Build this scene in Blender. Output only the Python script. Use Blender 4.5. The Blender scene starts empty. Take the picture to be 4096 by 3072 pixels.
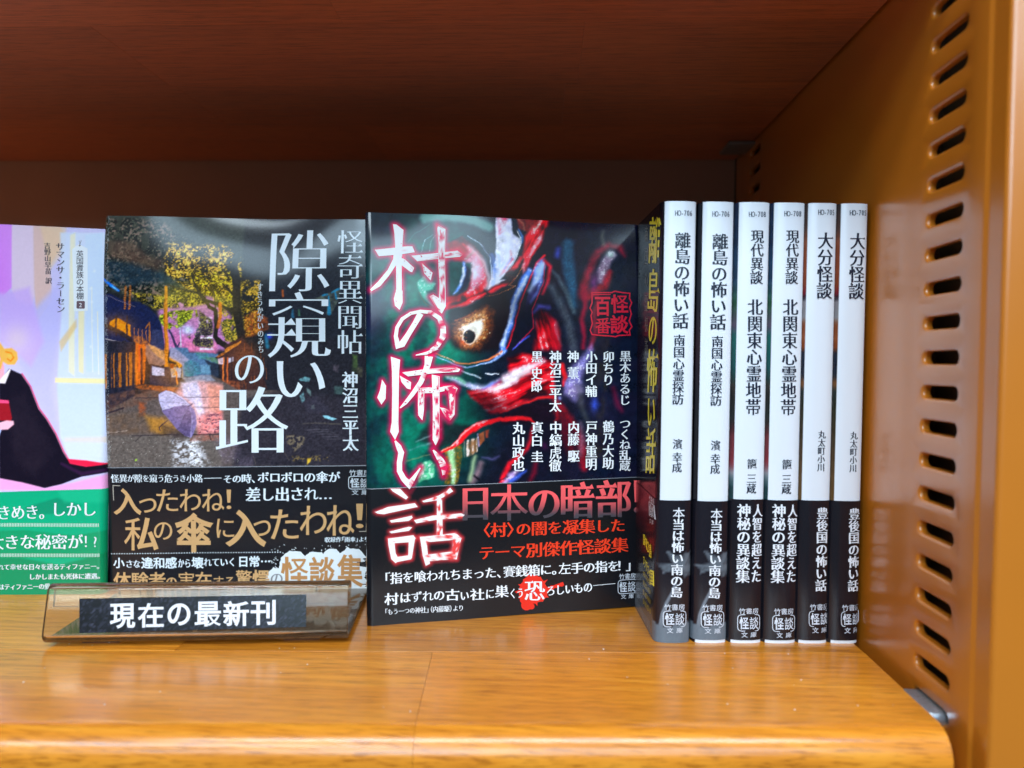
# Close-up of a bookshop shelf: paperbacks faced out and spine out, wooden boards in a steel bookcase.
import bpy, math, random
import numpy as np
from mathutils import Matrix, Vector
from mathutils.geometry import tessellate_polygon

scene = bpy.context.scene
COL = scene.collection
random.seed(7)

# ------------------------------------------------------------------ camera
CAM = np.array([0.0, -0.2366, 0.0945])
YAW, PITCH, ROLL, FPX = math.radians(2.33), math.radians(1.83), math.radians(0.55), 2844.0
FWD = np.array([-math.sin(YAW) * math.cos(PITCH), math.cos(YAW) * math.cos(PITCH), -math.sin(PITCH)])
_r = np.array([math.cos(YAW), math.sin(YAW), 0.0])
_u = np.cross(_r, FWD)
RGT = _r * math.cos(ROLL) + _u * math.sin(ROLL)
UPV = -_r * math.sin(ROLL) + _u * math.cos(ROLL)
cd = bpy.data.cameras.new('camera')
cd.sensor_width = 36.0
cd.lens = 36.0 * FPX / 4096.0
cd.clip_start = 0.01
cd.clip_end = 50.0
cd.dof.use_dof = True
cd.dof.focus_distance = 0.262
cd.dof.aperture_fstop = 9.0
cam = bpy.data.objects.new('camera', cd)
COL.objects.link(cam)
cam.matrix_world = Matrix(((RGT[0], UPV[0], -FWD[0], CAM[0]), (RGT[1], UPV[1], -FWD[1], CAM[1]),
                           (RGT[2], UPV[2], -FWD[2], CAM[2]), (0, 0, 0, 1)))
scene.camera = cam

# ------------------------------------------------------------------ world, lamps, exposure
world = bpy.data.worlds.new('World')
scene.world = world
world.use_nodes = True
world.node_tree.nodes['Background'].inputs[0].default_value = (0.66, 0.72, 0.80, 1)
world.node_tree.nodes['Background'].inputs[1].default_value = 0.11


def lamp(name, loc, aim, sx, sy, radiance, color=(1, 1, 1)):
    d = bpy.data.lights.new(name, 'AREA')
    d.shape = 'RECTANGLE'
    d.size, d.size_y = sx, sy
    d.energy = radiance * math.pi * sx * sy
    d.color = color
    o = bpy.data.objects.new(name, d)
    COL.objects.link(o)
    o.location = loc
    o.rotation_euler = (Vector(aim) - Vector(loc)).to_track_quat('-Z', 'Y').to_euler()
    return o


COOL = (0.89, 0.955, 1.0)
lamp('ceiling_tube', (0.05, -0.76, 1.20), (0.0, -0.02, 0.08), 1.3, 0.17, 23.5, COOL)
lamp('ceiling_fixture', (-0.75, -1.60, 1.35), (0, 0, .1), 1.25, 0.34, 13, (.72, .88, 1.0))
lamp('ceiling_fixture', (0.45, -2.60, 1.35), (0, 0, .1), 2.0, 0.55, 7, (.60, .83, 1.0))
lamp('ceiling_fixture', (-0.75, -3.80, 1.35), (0, 0, .1), 2.0, 0.6, 7, (.60, .83, 1.0))
lamp('ceiling_fixture', (0.55, -5.20, 1.35), (0, 0, .1), 3.0, 0.7, 7, (.60, .83, 1.0))
lamp('ceiling_glow', (0.0, -3.4, 1.46), (0.0, -3.4, 0.0), 7.0, 4.6, 0.36, COOL)  # added lamp standing in for the glow of the unseen white ceiling
scene.view_settings.view_transform = 'Standard'
scene.view_settings.look = 'None'
scene.view_settings.exposure = 0.0
scene.view_settings.gamma = 1.0
scene.cycles.max_bounces = 10
scene.cycles.transparent_max_bounces = 12
scene.cycles.use_denoising = True
scene.cycles.sample_clamp_indirect = 6.0


# ------------------------------------------------------------------ measuring helpers (cover plane <-> measured drawing)
def project(P):
    d = np.asarray(P) - CAM
    z = d @ FWD
    return 2048 + FPX * (d @ RGT) / z, 1536 - FPX * (d @ UPV) / z


def lin(c):
    c = np.asarray(c, float)
    if c.max() > 1.0:
        c = c / 255.0
    return np.where(c <= 0.04045, c / 12.92, ((c + 0.055) / 1.055) ** 2.4)


class Surf:
    """A flat printed surface: origin O, across ex, up ez, facing n; d(u, v) is its slight curvature."""

    def __init__(s, O, ex, ez, d=None):
        s.O, s.ex, s.ez = np.array(O, float), np.array(ex, float), np.array(ez, float)
        s.n = np.cross(s.ex, s.ez)          # towards the viewer side (ex x ez)
        s.d = d or (lambda u, v: np.zeros_like(u))

    def uv(s, px, py):
        px, py = np.asarray(px, float), np.asarray(py, float)
        D = FWD + RGT * ((px - 2048) / FPX)[..., None] + UPV * ((1536 - py) / FPX)[..., None]
        t = ((s.O - CAM) @ s.n) / (D @ s.n)
        Q = CAM + D * t[..., None] - s.O
        return Q @ s.ex, Q @ s.ez

    def world(s, u, v, off=0.0):
        h = s.d(u, v) + off
        return s.O + s.ex * u[..., None] + s.ez * v[..., None] + s.n * np.asarray(h)[..., None]

    def matrix(s):
        y = -s.n
        return Matrix(((s.ex[0], y[0], s.ez[0], s.O[0]), (s.ex[1], y[1], s.ez[1], s.O[1]),
                       (s.ex[2], y[2], s.ez[2], s.O[2]), (0, 0, 0, 1)))

    def local(s, u, v, off=0.0):
        h = s.d(u, v) + off
        return np.stack([u, -np.asarray(h) * np.ones_like(u), v], -1)


# ------------------------------------------------------------------ object helpers
def mesh_obj(name, verts, faces, mat, parent=None, smooth=False, colors=None, mats=None, midx=None):
    me = bpy.data.meshes.new(name)
    me.from_pydata([tuple(map(float, v)) for v in verts], [], [tuple(map(int, f)) for f in faces])
    for m in (mats or [mat]):
        me.materials.append(m)
    if midx is not None:
        me.polygons.foreach_set('material_index', midx)
    if smooth:
        me.polygons.foreach_set('use_smooth', [True] * len(me.polygons))
    if colors is not None:
        a = me.color_attributes.new('print', 'FLOAT_COLOR', 'POINT')
        c = np.ones((len(verts), 4), np.float32)
        c[:, :3] = colors
        a.data.foreach_set('color', c.ravel())
    me.update()
    o = bpy.data.objects.new(name, me)
    COL.objects.link(o)
    if parent is not None:
        o.parent = parent
    return o


def grid_obj(name, P, mat, parent=None, colors=None, smooth=True):
    nv, nu = P.shape[:2]
    idx = np.arange(nv * nu).reshape(nv, nu)
    f = np.stack([idx[:-1, :-1], idx[:-1, 1:], idx[1:, 1:], idx[1:, :-1]], -1).reshape(-1, 4)
    me = bpy.data.meshes.new(name)
    me.vertices.add(nv * nu)
    me.vertices.foreach_set('co', P.reshape(-1, 3).astype(np.float32).ravel())
    me.loops.add(len(f) * 4)
    me.loops.foreach_set('vertex_index', f.ravel().astype(np.int32))
    me.polygons.add(len(f))
    me.polygons.foreach_set('loop_start', np.arange(0, len(f) * 4, 4, dtype=np.int32))
    me.update(calc_edges=True)
    me.validate()
    me.materials.append(mat)
    if smooth:
        me.polygons.foreach_set('use_smooth', [True] * len(me.polygons))
    if colors is not None:
        a = me.color_attributes.new('print', 'FLOAT_COLOR', 'POINT')
        c = np.ones((nv * nu, 4), np.float32)
        c[:, :3] = colors.reshape(-1, 3)
        a.data.foreach_set('color', c.ravel())
    me.update()
    o = bpy.data.objects.new(name, me)
    COL.objects.link(o)
    if parent is not None:
        o.parent = parent
    return o


def empty(name, label, cat, loc=(0, 0, 0), group=None):
    o = bpy.data.objects.new(name, None)
    COL.objects.link(o)
    o.empty_display_size = 0.01
    o.location = loc
    o['label'] = label
    o['category'] = cat
    if group:
        o['group'] = group
    return o


def box(v, f, x0, x1, y0, y1, z0, z1):
    b = len(v)
    v += [(x0, y0, z0), (x1, y0, z0), (x1, y1, z0), (x0, y1, z0), (x0, y0, z1), (x1, y0, z1), (x1, y1, z1), (x0, y1, z1)]
    f += [tuple(b + i for i in q) for q in ((0, 3, 2, 1), (4, 5, 6, 7), (0, 1, 5, 4), (1, 2, 6, 5), (2, 3, 7, 6), (3, 0, 4, 7))]


def add_bevel(o, w, seg=3):
    m = o.modifiers.new('bevel', 'BEVEL')
    m.width, m.segments, m.limit_method = w, seg, 'ANGLE'
    o.data.polygons.foreach_set('use_smooth', [True] * len(o.data.polygons))
    return o


# ------------------------------------------------------------------ materials
def nt(name):
    m = bpy.data.materials.new(name)
    m.use_nodes = True
    t = m.node_tree
    return m, t, t.nodes['Principled BSDF'], t.nodes, t.links


def ramp(nodes, stops):
    r = nodes.new('ShaderNodeValToRGB')
    e = r.color_ramp.elements
    while len(e) < len(stops):
        e.new(0.5)
    for k, (p, c) in enumerate(stops):
        e[k].position = p
        e[k].color = (*c, 1) if len(c) == 3 else c
    return r


def bump(t, bsdf, src, strength, dist):
    b = t.nodes.new('ShaderNodeBump')
    b.inputs['Strength'].default_value = strength
    b.inputs['Distance'].default_value = dist
    t.links.new(src, b.inputs['Height'])
    t.links.new(b.outputs[0], bsdf.inputs['Normal'])
    return b


def noise(t, scale, detail=3, rough=.5, vec=None, dist=0):
    n = t.nodes.new('ShaderNodeTexNoise')
    n.inputs['Scale'].default_value = scale
    n.inputs['Detail'].default_value = detail
    n.inputs['Roughness'].default_value = rough
    n.inputs['Distortion'].default_value = dist
    if vec is not None:
        t.links.new(vec, n.inputs['Vector'])
    return n


def mapping(t, scale, coord='Object', loc=(0, 0, 0)):
    tc = t.nodes.new('ShaderNodeTexCoord')
    mp = t.nodes.new('ShaderNodeMapping')
    mp.inputs['Scale'].default_value = scale
    mp.inputs['Location'].default_value = loc
    t.links.new(tc.outputs[coord], mp.inputs[0])
    return mp


def printed(name, rough=0.16, peel=0.25, coat=0.0, spec=0.5, peel_scale=1500):
    """Laminated printed paper; the ink is the mesh's own colour attribute."""
    m, t, b, N, L = nt(name)
    a = N.new('ShaderNodeAttribute')
    a.attribute_name = 'print'
    L.new(a.outputs['Color'], b.inputs['Base Color'])
    b.inputs['Roughness'].default_value = rough
    b.inputs['Specular IOR Level'].default_value = spec
    b.inputs['Coat Weight'].default_value = coat
    b.inputs['Coat Roughness'].default_value = .13
    mp = mapping(t, (1, 1, 1))
    n = noise(t, peel_scale, 2, .6, mp.outputs[0])
    bump(t, b, n.outputs[0], peel, 0.00006)
    return m


def wood(name, dark, mid, light, rough=.2, redshift=0):
    m, t, b, N, L = nt(name)
    oi = N.new('ShaderNodeObjectInfo')
    tc = N.new('ShaderNodeTexCoord')
    add = N.new('ShaderNodeVectorMath'); add.operation = 'ADD'
    sc = N.new('ShaderNodeVectorMath'); sc.operation = 'SCALE'
    comb = N.new('ShaderNodeCombineXYZ')
    L.new(oi.outputs['Random'], comb.inputs[0]); L.new(oi.outputs['Random'], comb.inputs[1]); L.new(oi.outputs['Random'], comb.inputs[2])
    L.new(comb.outputs[0], sc.inputs[0]); sc.inputs['Scale'].default_value = 3.7
    L.new(tc.outputs['Object'], add.inputs[0]); L.new(sc.outputs[0], add.inputs[1])

    def mp(s):
        q = N.new('ShaderNodeMapping'); q.inputs['Scale'].default_value = s
        L.new(add.outputs[0], q.inputs[0]); return q.outputs[0]
    big = noise(t, 1.0, 3, .5, mp((7, 45, 30)), .6)
    fine = noise(t, 1.0, 6, .66, mp((20, 430, 300)), .5)
    pores = noise(t, 1.0, 3, .6, mp((95, 2300, 1500)), .2)
    rings = N.new('ShaderNodeTexWave'); rings.wave_type = 'BANDS'; rings.bands_direction = 'Y'
    rings.inputs['Scale'].default_value = 16; rings.inputs['Distortion'].default_value = 5.0
    rings.inputs['Detail'].default_value = 3; rings.inputs['Detail Scale'].default_value = 1.2
    L.new(mp((.9, 5, 5)), rings.inputs[0])
    mx = N.new('ShaderNodeMix'); mx.data_type = 'FLOAT'
    mx.inputs[0].default_value = .5
    L.new(big.outputs[0], mx.inputs[2]); L.new(fine.outputs[0], mx.inputs[3])
    mx2 = N.new('ShaderNodeMix'); mx2.data_type = 'FLOAT'; mx2.inputs[0].default_value = .10
    L.new(mx.outputs[0], mx2.inputs[2]); L.new(rings.outputs[0], mx2.inputs[3])
    r = ramp(N, [(.22, dark), (.50, mid), (.78, light)])
    L.new(mx2.outputs[0], r.inputs[0])
    pr = ramp(N, [(.33, (.42, .34, .28)), (.50, (1, 1, 1))])
    L.new(pores.outputs[0], pr.inputs[0])
    mul = N.new('ShaderNodeMix'); mul.data_type = 'RGBA'; mul.blend_type = 'MULTIPLY'; mul.inputs[0].default_value = .75
    L.new(r.outputs[0], mul.inputs[6]); L.new(pr.outputs[0], mul.inputs[7])
    hsv = N.new('ShaderNodeHueSaturation')
    mr = N.new('ShaderNodeMapRange'); mr.inputs[3].default_value = .84; mr.inputs[4].default_value = 1.14
    L.new(oi.outputs['Random'], mr.inputs[0]); L.new(mr.outputs[0], hsv.inputs['Value'])
    L.new(mul.outputs[2], hsv.inputs['Color'])
    L.new(hsv.outputs[0], b.inputs['Base Color'])
    rr = N.new('ShaderNodeMapRange'); rr.inputs[3].default_value = rough * .8; rr.inputs[4].default_value = rough * 1.5
    L.new(fine.outputs[0], rr.inputs[0]); L.new(rr.outputs[0], b.inputs['Roughness'])
    bump(t, b, pores.outputs[0], .16, .0002)
    b.inputs['Coat Weight'].default_value = .42
    b.inputs['Coat Roughness'].default_value = .30
    b.inputs['Specular IOR Level'].default_value = .5
    return m


def plain(name, color, rough=.5, metal=0, bumps=None, spec=.5, var=0.06, vs=60):
    m, t, b, N, L = nt(name)
    mp = mapping(t, (1, 1, 1))
    n = noise(t, vs, 3, .6, mp.outputs[0])
    c = np.array(color)
    r = ramp(N, [(.3, tuple(c * (1 - var))), (.7, tuple(np.minimum(c * (1 + var), 1)))])
    L.new(n.outputs[0], r.inputs[0]); L.new(r.outputs[0], b.inputs['Base Color'])
    b.inputs['Roughness'].default_value = rough
    b.inputs['Metallic'].default_value = metal
    b.inputs['Specular IOR Level'].default_value = spec
    if bumps:
        n2 = noise(t, bumps[0], 2, .5, mp.outputs[0])
        bump(t, b, n2.outputs[0], bumps[1], bumps[2])
    return m


M_COVER = printed('laminated_cover', .45, .10, 1.0, .05)
M_BAND = printed('band_paper', .26, .10)
M_SPINE = printed('spine_paper', .20, .06)
M_INK = printed('ink', .25, .05)
M_WOOD = wood('honey_wood', (.44, .127, .010), (.70, .245, .019), (.86, .37, .040), .17)
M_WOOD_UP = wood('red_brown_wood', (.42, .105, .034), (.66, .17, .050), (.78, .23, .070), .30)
M_STEEL = plain('ochre_painted_steel', (.59, .183, .012), .30, 0, (900, .08, .0001), .5, .05, 12)
M_STEEL.node_tree.nodes['Principled BSDF'].inputs['Coat Weight'].default_value = 1.0
_t = M_STEEL.node_tree
_n = noise(_t, 55, 5, .7, mapping(_t, (1, 1, .5)).outputs[0])
_r = _t.nodes.new('ShaderNodeMapRange')
_r.inputs[1].default_value, _r.inputs[2].default_value, _r.inputs[3].default_value, _r.inputs[4].default_value = .3, .7, .16, .27
_t.links.new(_n.outputs[0], _r.inputs[0]); _t.links.new(_r.outputs[0], _t.nodes['Principled BSDF'].inputs['Coat Roughness'])
M_STEEL.node_tree.nodes['Principled BSDF'].inputs['Coat IOR'].default_value = 1.55
M_BACK = plain('brown_painted_steel', (.50, .32, .23), .42, 0, None, .4, .06, 10)
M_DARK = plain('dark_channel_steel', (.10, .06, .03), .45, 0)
M_CLIP = plain('zinc_clip', (.42, .52, .62), .30, .8, (1500, .25, .0002), .5, .2, 900)
M_CLIP_DARK = plain('blackened_clip', (.26, .23, .21), .4, .3)
M_PAPER = plain('book_page_edges', (.78, .74, .66), .8, 0, (700, .3, .0002))
M_WHITE = plain('white_jacket_paper', (.80, .81, .84), .25)

# ------------------------------------------------------------------ bookcase: steel frame
XW = 0.1104
bookcase = empty('bookcase', 'ochre painted steel bookcase side with slotted shelf track and dark back panel', 'bookcase', (XW, 0, -0.12))


def to_parent(vs, parent):
    l = parent.location
    return [(v[0] - l[0], v[1] - l[1], v[2] - l[2]) for v in vs]


def stadium(yc, zc, hl, hh, n=7):
    r = min(hh, hl)
    pts = []
    for k in range(n + 1):
        a = -math.pi / 2 + math.pi * k / n
        pts.append((yc + hl - r + r * math.cos(a), zc + hh * math.sin(a)))
    for k in range(n + 1):
        a = math.pi / 2 + math.pi * k / n
        pts.append((yc - hl + r + r * math.cos(a), zc + hh * math.sin(a)))
    return pts


def side_panel():
    V, F = [], []

    def face(pts):
        b = len(V); V.extend(pts); F.append(tuple(range(b, b + len(pts))))
    Z0, Z1 = -0.12, 0.33
    P = 0.00981

    def column(ya, yb, yc, hl, zc0, k0, k1):
        za, zb = zc0 + (k0 - .5) * P, zc0 + (k1 + .5) * P
        for k in range(k0, k1 + 1):
            zc = zc0 + k * P
            cell = [(ya, zc - P / 2), (yb, zc - P / 2), (yb, zc + P / 2), (ya, zc + P / 2)]
            rings = []
            for hh, x in ((.00262, 0), (.0024, .00007), (.0021, .00026), (.00188, .00058), (.0018, .0010), (.0018, .0024)):
                rings.append([(XW + x, y, z) for y, z in stadium(yc, zc, hl + hh - .0018, hh)])
            poly = [[Vector((y, z, 0)) for y, z in cell], [Vector((p[1], p[2], 0)) for p in rings[0]]]
            b = len(V)
            V.extend([(XW, y, z) for y, z in cell]); V.extend(rings[0])
            for tri in tessellate_polygon(poly):
                F.append(tuple(b + i for i in tri))
            n = len(rings[0])
            prev = b + 4
            for rg in rings[1:]:
                q = len(V); V.extend(rg)
                for i in range(n):
                    j = (i + 1) % n
                    F.append((prev + i, prev + j, q + j, q + i))
                prev = q
        face([(XW, ya, Z0), (XW, yb, Z0), (XW, yb, za), (XW, ya, za)])
        face([(XW, ya, zb), (XW, yb, zb), (XW, yb, Z1), (XW, ya, Z1)])
    YF = -.0345
    column(-.0475, -.0215, YF, .0087, .0095 - .0011, -3, 24)
    column(.1295, .1575, .1435, .0087, .1762, -18, 4)
    face([(XW, -.0215, Z0), (XW, .1295, Z0), (XW, .1295, Z1), (XW, -.0215, Z1)])
    face([(XW, .1575, Z0), (XW, .1788, Z0), (XW, .1788, Z1), (XW, .1575, Z1)])
    # front edge: shallow step, rolled corner, front flange
    prof = [(0, -.0475), (0, -.0522), (.0001, -.0526), (.0004, -.0531), (.0006, -.0536), (.00065, -.0541), (.00065, -.0588)]
    for k in range(1, 9):
        a = math.pi / 2 * k / 8
        prof.append((.00065 + .0013 * (1 - math.cos(a)), -.0588 - .0013 * math.sin(a)))
    prof.append((.075, -.0601))
    b = len(V)
    for x, y in prof:
        V.extend([(XW + x, y, Z0), (XW + x, y, Z1)])
    for k in range(len(prof) - 1):
        F.append((b + 2 * k, b + 2 * k + 1, b + 2 * k + 3, b + 2 * k + 2))
    o = mesh_obj('side_panel', to_parent(V, bookcase), F, M_STEEL, bookcase, smooth=False)
    me = o.data
    import bmesh
    bm = bmesh.new(); bm.from_mesh(me)
    bmesh.ops.remove_doubles(bm, verts=bm.verts, dist=1e-6)
    bmesh.ops.recalc_face_normals(bm, faces=bm.faces)
    for f in bm.faces:
        f.smooth = f.calc_area() < 4e-6 or abs(f.normal.x) < .99
    bm.to_mesh(me); bm.free()
    for p in me.polygons:
        p.use_smooth = True
    m = o.modifiers.new('split', 'EDGE_SPLIT'); m.split_angle = math.radians(38)
    # hollow steel channel seen through the slots
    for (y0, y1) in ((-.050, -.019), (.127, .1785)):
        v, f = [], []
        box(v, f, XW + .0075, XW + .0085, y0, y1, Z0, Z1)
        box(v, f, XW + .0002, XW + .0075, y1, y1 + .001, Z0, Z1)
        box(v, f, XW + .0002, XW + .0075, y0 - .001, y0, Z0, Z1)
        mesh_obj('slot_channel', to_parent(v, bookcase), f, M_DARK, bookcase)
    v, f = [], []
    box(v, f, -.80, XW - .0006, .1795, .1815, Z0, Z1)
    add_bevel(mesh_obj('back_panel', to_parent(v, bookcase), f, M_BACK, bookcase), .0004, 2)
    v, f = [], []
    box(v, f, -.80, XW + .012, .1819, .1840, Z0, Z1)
    mesh_obj('gap_light_stop', to_parent(v, bookcase), f, M_DARK, bookcase)  # dark sheet added so no world light shows through the corner gap


side_panel()

# ------------------------------------------------------------------ wooden shelf boards, plank by plank
BO = math.radians(3.19)
CB, SB = math.cos(BO), math.sin(BO)


def clip_poly(pts, px, py, nx, ny):
    out = []
    for i in range(len(pts)):
        a, b = pts[i], pts[(i + 1) % len(pts)]
        da, db = (a[0] - px) * nx + (a[1] - py) * ny, (b[0] - px) * nx + (b[1] - py) * ny
        if da <= 0:
            out.append(a)
        if da * db < 0:
            t = da / (da - db)
            out.append((a[0] + (b[0] - a[0]) * t, a[1] + (b[1] - a[1]) * t))
    return out


def plank(x0, x1, y0, y1, z0, z1, parent, mat, ang, endx, nose=None, g=.00005, c=.00010):
    """One stave of a laminated board (x, y in the board's own turned axes), cut off at the board's end."""
    ca, sa = math.cos(ang), math.sin(ang)

    def w(x, y):
        return (x * ca - y * sa, x * sa + y * ca)
    V, F = [], []
    if nose is None:
        poly = [w(x0 + g, y0 + g), w(x1 - g, y0 + g), w(x1 - g, y1 - g), w(x0 + g, y1 - g)]
        poly = clip_poly(poly, endx(0), 0, 1, endx(1) - endx(0)) if endx else poly
        n = len(poly)
        cx, cy = sum(p[0] for p in poly) / n, sum(p[1] for p in poly) / n

        def inset(p):
            dx, dy = cx - p[0], cy - p[1]
            return (p[0] + math.copysign(c, dx), p[1] + math.copysign(c, dy))
        rows = [[(*inset(p), z1) for p in poly], [(*p, z1 - c) for p in poly], [(*p, z0 + c) for p in poly], [(*inset(p), z0) for p in poly]]
        for rw in rows:
            V += rw
        F.append(tuple(range(n))); F.append(tuple(reversed(range(3 * n, 4 * n))))
        for k in range(3):
            for i in range(n):
                j = (i + 1) % n
                F.append((k * n + i, (k + 1) * n + i, (k + 1) * n + j, k * n + j))
    else:
        th, r = z1 - z0, nose
        prof = [(y1 - g, z1 - c), (y1 - g - c, z1)]
        yn = y0
        for k in range(15):
            a = math.pi / 2 * k / 14
            prof.append((yn - r * math.sin(a), z1 - r + r * math.cos(a)))
        for k in range(9):
            a = math.pi / 2 * k / 8
            r2 = min(r, th - r) * .6
            prof.append((yn - r + r2 - r2 * math.cos(a), z0 + r2 - r2 * math.sin(a)))
        prof.append((y1 - g, z0))
        n = len(prof)
        for xx in (x0 + g, x1 - g):
            for y, z in prof:
                X, Y = w(xx, y)
                if endx and xx > 0.09:
                    X2 = endx(Y)
                    Y = Y + (X2 - X) * math.tan(ang); X = X2
                V.append((X, Y, z))
        F.append(tuple(range(n))); F.append(tuple(reversed(range(n, 2 * n))))
        for i in range(n):
            j = (i + 1) % n
            F.append((i, i + n, j + n, j))
    o = mesh_obj('plank', to_parent(V, parent), F, mat, parent)
    import bmesh
    bm = bmesh.new(); bm.from_mesh(o.data)
    bmesh.ops.recalc_face_normals(bm, faces=bm.faces)
    bm.to_mesh(o.data); bm.free()
    for p in o.data.polygons:
        p.use_smooth = True
    m = o.modifiers.new('split', 'EDGE_SPLIT'); m.split_angle = math.radians(32)
    return o


END = lambda Y: .1070 + .014 * Y
shelf = empty('shelf_board', 'honey coloured laminated wood shelf board with rounded front edge carrying the books', 'shelf', (0, 0, -.022))
Z0b, Z1b = -.022, 0.0
NY = -.0519
for x0, x1 in ((-.80, -.2466), (-.2466, -.0347), (-.0347, .16)):
    plank(x0, x1, NY, -.0078, Z0b, Z1b, shelf, M_WOOD, BO, END, nose=.0078)
for x0, x1 in ((-.80, -.118), (-.118, .0870), (.0870, .16)):
    plank(x0, x1, -.0078, .0455, Z0b, Z1b, shelf, M_WOOD, BO, END)
for x0, x1 in ((-.80, -.05), (-.05, .16)):
    plank(x0, x1, .0455, .099, Z0b, Z1b, shelf, M_WOOD, BO, END)
for x0, x1 in ((-.80, .02), (.02, .16)):
    plank(x0, x1, .099, .152, Z0b, Z1b, shelf, M_WOOD, BO, END)

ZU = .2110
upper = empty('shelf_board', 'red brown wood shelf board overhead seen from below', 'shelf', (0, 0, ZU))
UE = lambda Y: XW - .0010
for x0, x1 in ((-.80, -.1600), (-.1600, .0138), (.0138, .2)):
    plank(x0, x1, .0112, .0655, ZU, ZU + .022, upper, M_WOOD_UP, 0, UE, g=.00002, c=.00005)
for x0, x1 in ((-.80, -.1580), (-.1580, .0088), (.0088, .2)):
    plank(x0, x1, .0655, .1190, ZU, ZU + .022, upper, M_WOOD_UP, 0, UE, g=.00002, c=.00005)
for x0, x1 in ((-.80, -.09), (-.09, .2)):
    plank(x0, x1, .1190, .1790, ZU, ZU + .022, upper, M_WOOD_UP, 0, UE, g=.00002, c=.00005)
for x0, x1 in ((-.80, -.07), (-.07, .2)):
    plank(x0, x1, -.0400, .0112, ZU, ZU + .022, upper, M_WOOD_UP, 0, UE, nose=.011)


def clip(name, label, loc, sx, sy, sz, r, mat, hook=True):
    root = empty(name, label, 'bracket', loc)
    v, f = [], []
    box(v, f, 0, sx, 0, sy, 0, sz)
    add_bevel(mesh_obj('tongue', v, f, mat, root), r, 5)
    if not hook:
        return root
    v, f = [], []
    box(v, f, sx * .55, sx, sy * .12, sy * .88, -.006, .0003)
    add_bevel(mesh_obj('hook', v, f, mat, root), r * .4, 2)
    return root


clip('shelf_clip', 'grey zinc shelf clip in the side panel slot at the lower board front', (.1052, -.0418, -.0044), .0085, .0158, .0046, .0021, M_CLIP)
clip('shelf_clip', 'dark metal shelf clip under the overhead board in the far corner', (.0966, .1430, ZU - .0020), .0145, .0200, .0019, .0009, M_CLIP_DARK, False)

# specks of dust lying on the board
rs = random.Random(4)
V, F = [], []
for k in range(34):
    x, y = rs.uniform(-.16, .10), rs.uniform(-.052, .0)
    r = rs.uniform(.00009, .00026)
    b = len(V)
    for q in range(6):
        a = q * math.pi / 3 + rs.random() * .5
        V.append((x * CB - y * SB + r * math.cos(a) * rs.uniform(.6, 1.4), x * SB + y * CB + r * math.sin(a), .00002))
    V.append((x * CB - y * SB, x * SB + y * CB, r * .9))
    F += [(b + q, b + (q + 1) % 6, b + 6) for q in range(6)]
dust = mesh_obj('dust_specks', V, F, plain('dust', (.75, .74, .70), .9))
dust['kind'] = 'stuff'
dust['label'] = 'fine pale dust specks lying on the honey coloured board'
dust['category'] = 'dust'

# ------------------------------------------------------------------ lettering: glyph outlines turned into flat ink meshes
ALLTEXT = set('…！談木訪離島の怖い話南国心霊探訪濱幸成本当は竹書房怪談文庫現代異北関東地帯籠三蔵人智を超えた神秘集大分丸太町小川豊後'
              '隙窺路奇聞帖沼平すきうかがいのみちHO-7065813怪異が危その時、ボロ傘差し出さ入っわね！私に収録作「雨」よりな違和感から壊れてく日常体験者実在する驚愕'
              '村黒木あるじ卯ちり田イ輔薫史郎つ乱鶴乃助戸重明内藤駆中縞虎徹真白圭山政也百番暗部〈〉闇凝したテーマ別傑指喰ま賽銭箱。左手ずれ古社巣恐ろしいものう一（）'
              '英貴族サンセ・ラ吉野早苗訳2めしかな?々送ティファニも死遭遇愛ミュエルで最新刊1ア国内ジヶ7りよ')
GLYPH = {}


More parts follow.
